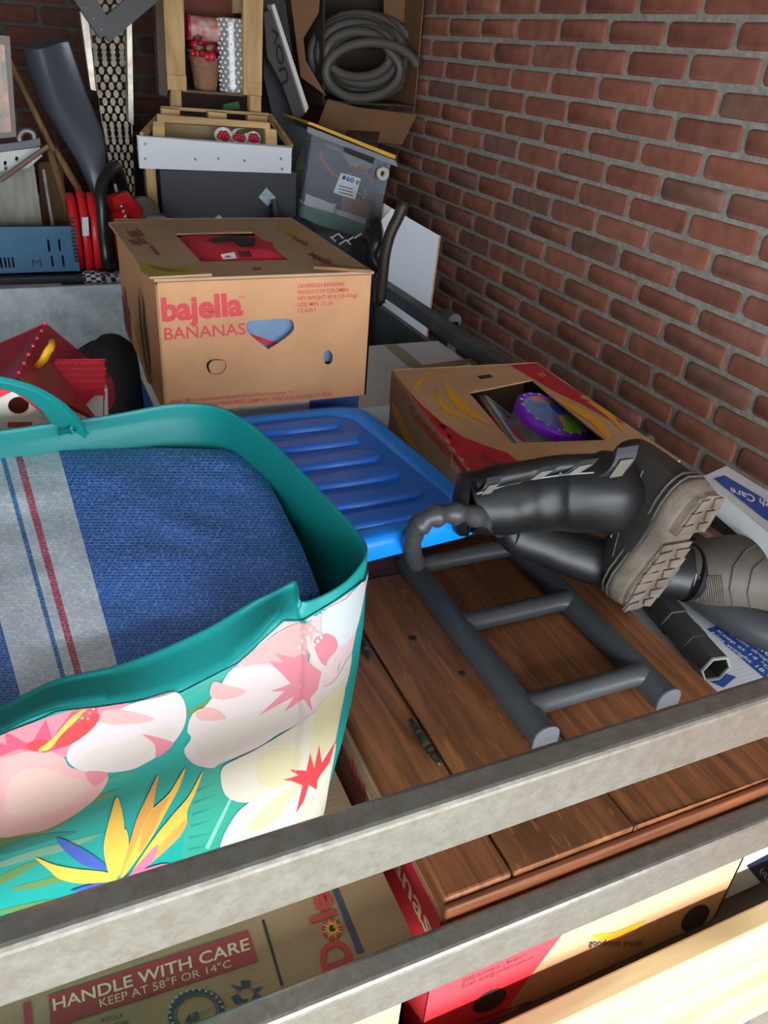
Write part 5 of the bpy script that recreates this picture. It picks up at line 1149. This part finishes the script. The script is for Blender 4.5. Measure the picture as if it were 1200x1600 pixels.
# basket of red flowers
b0 = at(322, 143, Y=YR+.09); bk = thing('flower_basket', 'wicker basket filled with red flowers on the pine rack', 'basket', b0)
WK = mat('wicker', '#8a6248', rough=.85, var=.3, vscale=120, bump=.8, bscale=160)
MB().lathe([(.036, 0), (.040, .03), (.046, .075), (.055, .10), (.05, .10), (.04, .05), (.0001, .04)], b0, (0, 0, 1), WK, n=28).build('body', bk)
rnd = random.Random(5)
mb = MB()
for k in range(34):
    a = rnd.random()*6.28; r = rnd.random()*.05; h = .10+rnd.random()*.07; mb.ball(b0+Vector((r*math.cos(a), r*math.sin(a), h)), .011+rnd.random()*.006, RDS if k % 3 else mat('flower_deep', '#701830', rough=.6), n=8)
mb.build('flowers', bk)
mb = MB()
for k in range(12):
    a = rnd.random()*6.28; mb.ball(b0+Vector((.045*math.cos(a), .045*math.sin(a), .105+rnd.random()*.03)), .011, mat('flower_leaf', '#6c6030', rough=.7), n=6, sx=(1.4, 1, .5))
mb.build('leaves', bk)
mb = MB(); a = at(292, 42, Y=YR+.08); b = at(343, 48, Y=YR+.08); mb.tube([a, a.lerp(b, .5), b], .034, mat('pink_ribbon_roll', '#b49a90', rough=.4, var=.4, vscale=40, col2='#a04840'), n=20); rr_ = one('ribbon_roll', 'roll of white and red ribbon above the flower basket', 'roll', mb)
MB().tube([a.lerp(b, -.02), a.lerp(b, .06)], .037, RDS, n=20).build('red_band', rr_)
def clearm(n, c, alpha, rough=.12): return mat(n, c, rough=rough, alpha=alpha, spec=.8)
a = at(360, 28, Y=YR+.06); b = at(364, 144, Y=YR+.06); mb = MB(); mb.tube([a.lerp(b, t/14) for t in range(15)], [.040+.002*(i % 2) for i in range(15)], clearm('clear_film', '#a8a8a8', .55), n=22); ft = one('film_tube', 'clear dotted film tube standing right of the flower basket', 'tube', mb)
mb = MB()
for i in range(16):
    for k in range(12): 
        t = 2*math.pi*(k+.5*(i % 2))/12
        if math.sin(t) > .3: continue
        mb.ball(a.lerp(b, (i+.5)/16)+Vector((math.cos(t), math.sin(t), 0))*.0405, .0045, WHITEINK, n=6)
mb.build('dots', ft)
one('light_tube', 'glossy white inner tube inside the clear dotted film', 'tube', MB().tube([a.lerp(b, .08), a.lerp(b, .97)], .011, mat('glossy_white', '#efe8d8', rough=.1), n=12))

# ---- dark boards, hose box, clear tote
BKC = mat('black_board', '#121113', rough=.6)
mb = MB(); slab(mb, [(411, -40), (440, -40), (474, 215), (470, 262), (430, 200), (412, 120)], 2.98, .04, BKC); one('black_board', 'black board leaning between the pine rack and the hose carton', 'board', mb)
mb = MB(); slab(mb, [(424, 8), (429, 6), (482, 168), (478, 176)], 2.86, .05, mat('white_edge_strip', '#b9b2aa', rough=.6)); wb_ = one('edged_board', 'dark lettered board with a pale edge leaning beside the hose carton', 'board', mb)
slab(MB(), [(412, 20), (426, 14), (478, 176), (462, 190), (440, 130), (418, 90)], 2.88, .02, mat('dark_lettered', '#252224', rough=.6)).build('panel', wb_)
mb = MB(); g = lambda x, y: (at(x, y, Y=2.879), Vector((0, -1, 0)))
write(mb, 'UOV', (452, 128), (432, 38), (424, 44), (440, 134), g, mat('grey_letters', '#060606', rough=.9), bold=.02); mb.build('lettering', wb_)
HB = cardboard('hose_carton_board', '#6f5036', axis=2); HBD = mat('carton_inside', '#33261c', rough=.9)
Yh = 3.02; hc = thing('hose_carton', 'opened brown carton with a coiled grey hose in front of the brick wall', 'box', at(575, 200, Y=Yh))
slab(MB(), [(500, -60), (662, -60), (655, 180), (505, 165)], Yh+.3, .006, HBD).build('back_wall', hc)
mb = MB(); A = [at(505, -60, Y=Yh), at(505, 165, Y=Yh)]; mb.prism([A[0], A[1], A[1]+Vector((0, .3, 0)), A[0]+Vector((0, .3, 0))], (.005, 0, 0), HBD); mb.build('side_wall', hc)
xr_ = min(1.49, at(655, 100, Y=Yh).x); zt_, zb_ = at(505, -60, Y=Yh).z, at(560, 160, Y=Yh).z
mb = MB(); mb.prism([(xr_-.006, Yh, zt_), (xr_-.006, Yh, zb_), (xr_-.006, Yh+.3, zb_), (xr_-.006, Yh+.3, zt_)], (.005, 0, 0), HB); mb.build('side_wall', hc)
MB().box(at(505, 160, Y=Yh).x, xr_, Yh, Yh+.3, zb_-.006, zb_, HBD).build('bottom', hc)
slab(MB(), [(448, -50), (504, -50), (498, 20), (474, 60), (478, 95), (510, 150), (470, 120)], Yh-.02, .005, HB).build('flap', hc)
slab(MB(), [(600, -40), (662, -40), (655, 30), (640, 120), (628, 60), (600, 20)], Yh+.15, .005, HB).build('rear_flap', hc)
ff = [(512, 155), (560, 168), (652, 179), (628, 226), (590, 222), (594, 206), (541, 203), (538, 215), (497, 194)]
mb = MB(); mb.prism([at(x, y, Y=Yh-.01-.0012*(y-155)) for x, y in ff], (0, .005, 0), HB); mb.build('front_flap', hc)
HG = mat('grey_hose', '#48443f', rough=.55, spec=.4, bump=.1, bscale=300); P6 = []
for i in range(9*26):
    a = 2*math.pi*i/26; k = i/26; rx = 82-k*4.2 if k < 8 else 48; ry = 66-k*3.4 if k < 8 else 34
    P6.append(at(563+6*math.sin(k*2)+rx*math.cos(a), 86+4*math.cos(k*1.7)+ry*math.sin(a), Y=Yh+.13-.013*k))
for i in range(30):
    a = 2*math.pi*i/30; e = min(1, i/10); P6.append(at(575+(48+24*e)*math.cos(a)+6*e, 98+(34+12*e)*math.sin(a)+14*e, Y=Yh-.0-.001*i))
hz = one('garden_hose', 'coiled thick grey hose bulging out of the opened carton', 'hose', MB().tube(P6, .0165, HG, n=10))
# tote
YT = 2.72; tt = thing('clear_tote', 'clear plastic tote with a yellow lid edge, tilted under the hose carton', 'storage box', at(535, 372, Y=YT))
CLR_ = clearm('clear_tote_plastic', '#a8b0b8', .22, .08); q = [(488, 205), (612, 250), (585, 382), (468, 348)]
mb = MB(); f4 = [at(x, y, Y=YT) for x, y in q]; dv = Vector((0, .34, 0)); 
for i in range(4): mb.prism([f4[i], f4[(i+1) % 4], f4[(i+1) % 4]+dv, f4[i]+dv], Vector((0, 0, -.002)), CLR_)
mb.prism(f4, (0, .003, 0), CLR_); mb.build('shell', tt)
slab(MB(), [(480, 193), (484, 190), (619, 243), (617, 249)], YT-.02, .36, mat('yellow_lid', '#c99a1c', rough=.4)).build('lid', tt)
slab(MB(), [(482, 198), (618, 251), (622, 261), (480, 207)], YT-.018, .012, clearm('milky_rim', '#9098a0', .7)).build('rim', tt)
slab(MB(), [(541, 230), (586, 247), (583, 256), (538, 238)], YT-.024, .012, BKM).build('handle', tt)
lb = slab(MB(), [(533, 270), (564, 279), (555, 312), (521, 301)], YT-.003, .002, MATS['white_label']); g = lambda x, y: (at(x, y, Y=YT-.004), Vector((0, -1, 0)))
write(lb, '60', (540, 282), (552, 286), (554, 279), (542, 275), g, BLUEP, bold=.03); shape(lb, [(534, 280), (539, 281), (541, 275), (536, 274)], g, INKBL, smooth=False)
shape(lb, [(555, 284), (559, 281), (562, 285), (558, 289)], g, mat('green_dot', '#5a9a30', rough=.5))
for k in range(3): shape(lb, [(529, 289+k*5), (551, 295+k*5), (551, 296.5+k*5), (529, 290.5+k*5)], g, INKBL, smooth=False)
lb.build('label', tt)
items = [([(484, 232), (530, 238), (548, 262), (540, 300), (500, 300), (480, 270)], .06, mat('navy_cloth', '#1c2233', rough=.9), 'cloth', 'navy cloth in the upper part of the clear tote'), ([(478, 272), (534, 282), (530, 325), (474, 312)], .03, mat('dark_indigo', '#23293a', rough=.9), 'cloth', 'dark cloth in the middle of the clear tote'),
         ([(480, 306), (524, 320), (520, 330), (478, 318)], .02, WHITEINK, 'paper', 'white paper strip left in the clear tote'), ([(478, 318), (500, 325), (560, 345), (574, 352), (562, 378), (520, 362), (472, 340)], .05, mat('green_cloth', '#0f7a58', rough=.8), 'cloth', 'green cloth at the bottom of the clear tote'),
         ([(534, 306), (578, 322), (574, 340), (528, 326)], .04, KRAFT2, 'box', 'small brown cardboard box in the clear tote'), ([(528, 328), (572, 342), (570, 350), (526, 334)], .03, WHITEINK, 'paper', 'white paper edge under the small brown box in the tote'),
         ([(555, 236), (600, 250), (594, 300), (560, 290), (548, 262)], .12, mat('blue_grey_bag', '#34405c', rough=.6), 'bag', 'blue grey bag at the right in the clear tote'), ([(520, 232), (560, 246), (590, 262), (560, 262), (522, 244)], .09, mat('crumpled_foil', '#9a948c', rough=.5, var=.3, vscale=30), 'foil', 'crumpled pale wrapping near the lid of the clear tote')]
for P_, dp, m, cat, lab in items:
    mb = MB(); slab(mb, P_, YT+dp, .05, m); one(cat if cat != 'box' else 'small_box', lab, cat, mb, bevel=.006)
mb = MB(); mb.tube(catm([at(505, 240, Y=YT+.03), at(512, 262, Y=YT+.03), at(528, 276, Y=YT+.03), at(545, 270, Y=YT+.03), at(565, 262, Y=YT+.03), at(580, 290, Y=YT+.03)], 6)[:31], .005, mat('orange_cable', '#b04828', rough=.6), n=8); one('cable', 'orange red cable inside the clear tote', 'cable', mb)
one('tape_roll', 'round white roll of tape in the upper right corner of the clear tote', 'roll', MB().lathe([(.010, -.012), (.022, -.012), (.022, .012), (.010, .012), (.010, -.012)], at(597, 271, Y=YT-.02), (0, -1, 0), mat('tape_cream', '#c4beb0', rough=.6), n=24))
mb = MB()
for x, y in ((562, 303), (570, 298), (560, 312), (568, 309), (572, 304), (562, 317)): mb.ball(at(x, y, Y=YT+.01), .006, mat('brass_bead', '#b8b080', rough=.4), n=8)
one('bead', 'cluster of pale beads beside the label of the clear tote', 'beads', mb, kind=None) if 0 else tag(mb.build('beads'), 'cluster of pale beads beside the label of the clear tote', 'beads', kind='stuff')
mb = MB(); mb.ball(at(478, 290, Y=2.86), .09, mat('olive_bag', '#6c6424', rough=.8, bump=.4, bscale=20), n=16, sx=(.45, .6, 1.4)); one('bag', 'olive yellow bag squeezed between the cabinet and the clear tote', 'bag', mb)
tb_z = at(530, 378, Y=YT).z
dkc = MATS['dark_metal']
one('low_cabinet', 'low dark chest under the clear tote', 'chest', MB().box(at(466, 360, Y=YT).x+.01, at(585, 382, Y=YT).x, YT-.02, 3.0, GZ0, tb_z-.03, mat('dark_chest', '#2a2c30', rough=.6)))
mb = MB(); c = at(468, 372, Y=2.5); mb.lathe([(.02, -.02), (.06, -.025), (.07, 0), (.06, .025), (.02, .02), (.02, -.02)], c, (.4, -.7, .6), mat('black_rubber_wheel', '#26282a', rough=.6), n=28); wh = one('castor', 'small black wheel with a pale hub behind the brown banana carton', 'wheel', mb)
MB().lathe([(.0001, .022), (.022, .024), (.022, -.024), (.0001, -.022)], c, (.4, -.7, .6), mat('pale_hub', '#8a8a88', rough=.5), n=16).build('hub', wh)
mb = MB(); mb.prism([at(x, y, Y=2.52) for x, y in [(470, 368), (520, 368), (585, 385), (578, 440), (540, 420), (500, 395)]], (0, .12, 0), mat('black_case', '#202226', rough=.45)); bcs = one('black_case', 'black case with pale cable ends below the clear tote', 'case', mb, bevel=.006)
mb = MB()
for k in range(7): a_ = at(518+k*6, 372+(k % 3)*5, Y=2.515); mb.tube([a_, a_+Vector((.02*(-1)**k, -.008, .016))], .0025, WHITEINK, n=6)
mb.build('cable_end', bcs)
mb = MB(); mb.tube(catm([at(632, 322, Y=2.2), at(622, 340, Y=2.2), at(610, 365, Y=2.2), at(602, 395, Y=2.2), at(598, 430, Y=2.2), at(596, 470, Y=2.2)], 5)[:26], [.014]+[.017]*25, mat('dark_brown_iron', '#3a322c', rough=.5, metal=.3), n=12); one('iron_lever', 'dark brown iron lever standing in front of the white sheet', 'lever', mb)
mb = MB(); mb.tube(catm([at(585, 350, Y=2.45), at(588, 375, Y=2.4), at(580, 400, Y=2.4), at(592, 415, Y=2.4)], 5)[:16], .022, BKM, n=12); one('rubber_grip', 'thick black grip to the left of the iron lever', 'handle', mb)
# white sheet between trailer and wall
SY = 2.45; wsh = thing('laminate_sheet', 'white laminated panel with a bare wood edge leaning between trailer and brick wall', 'panel', (1.2, SY, GZ0))
a, b, c_ = at(600, 318, Y=SY), at(686, 368, Y=SY), at(663, 525, Y=SY); ln = (c_-b); kk = (GZ0-b.z)/ln.z*.62
d_ = a+(c_-b)*kk; e_ = b+(c_-b)*kk; dn = Vector((0, 0, GZ0-e_.z)); 
mb = MB(); mb.prism([a, b, e_+dn, d_+dn], (0, .012, 0), mat('white_laminate', '#c6ccd6', rough=.35)); mb.build('sheet', wsh)
mb = MB(); w_ = Vector((.007, 0, 0)); mb.prism([b, b+w_, e_+dn+w_, e_+dn], (0, .012, 0), mat('bare_edge', '#b89878', rough=.7)); mb.build('edge_band', wsh)
mb = MB(); mb.prism([at(596, 345, Y=2.38), at(612, 325, Y=2.38), at(618, 345, Y=2.38), at(612, 372, Y=2.38), at(600, 362, Y=2.38)], (0, .006, 0), WHITEINK); one('paper_sheet', 'crumpled white paper in front of the white laminated panel', 'paper', mb)
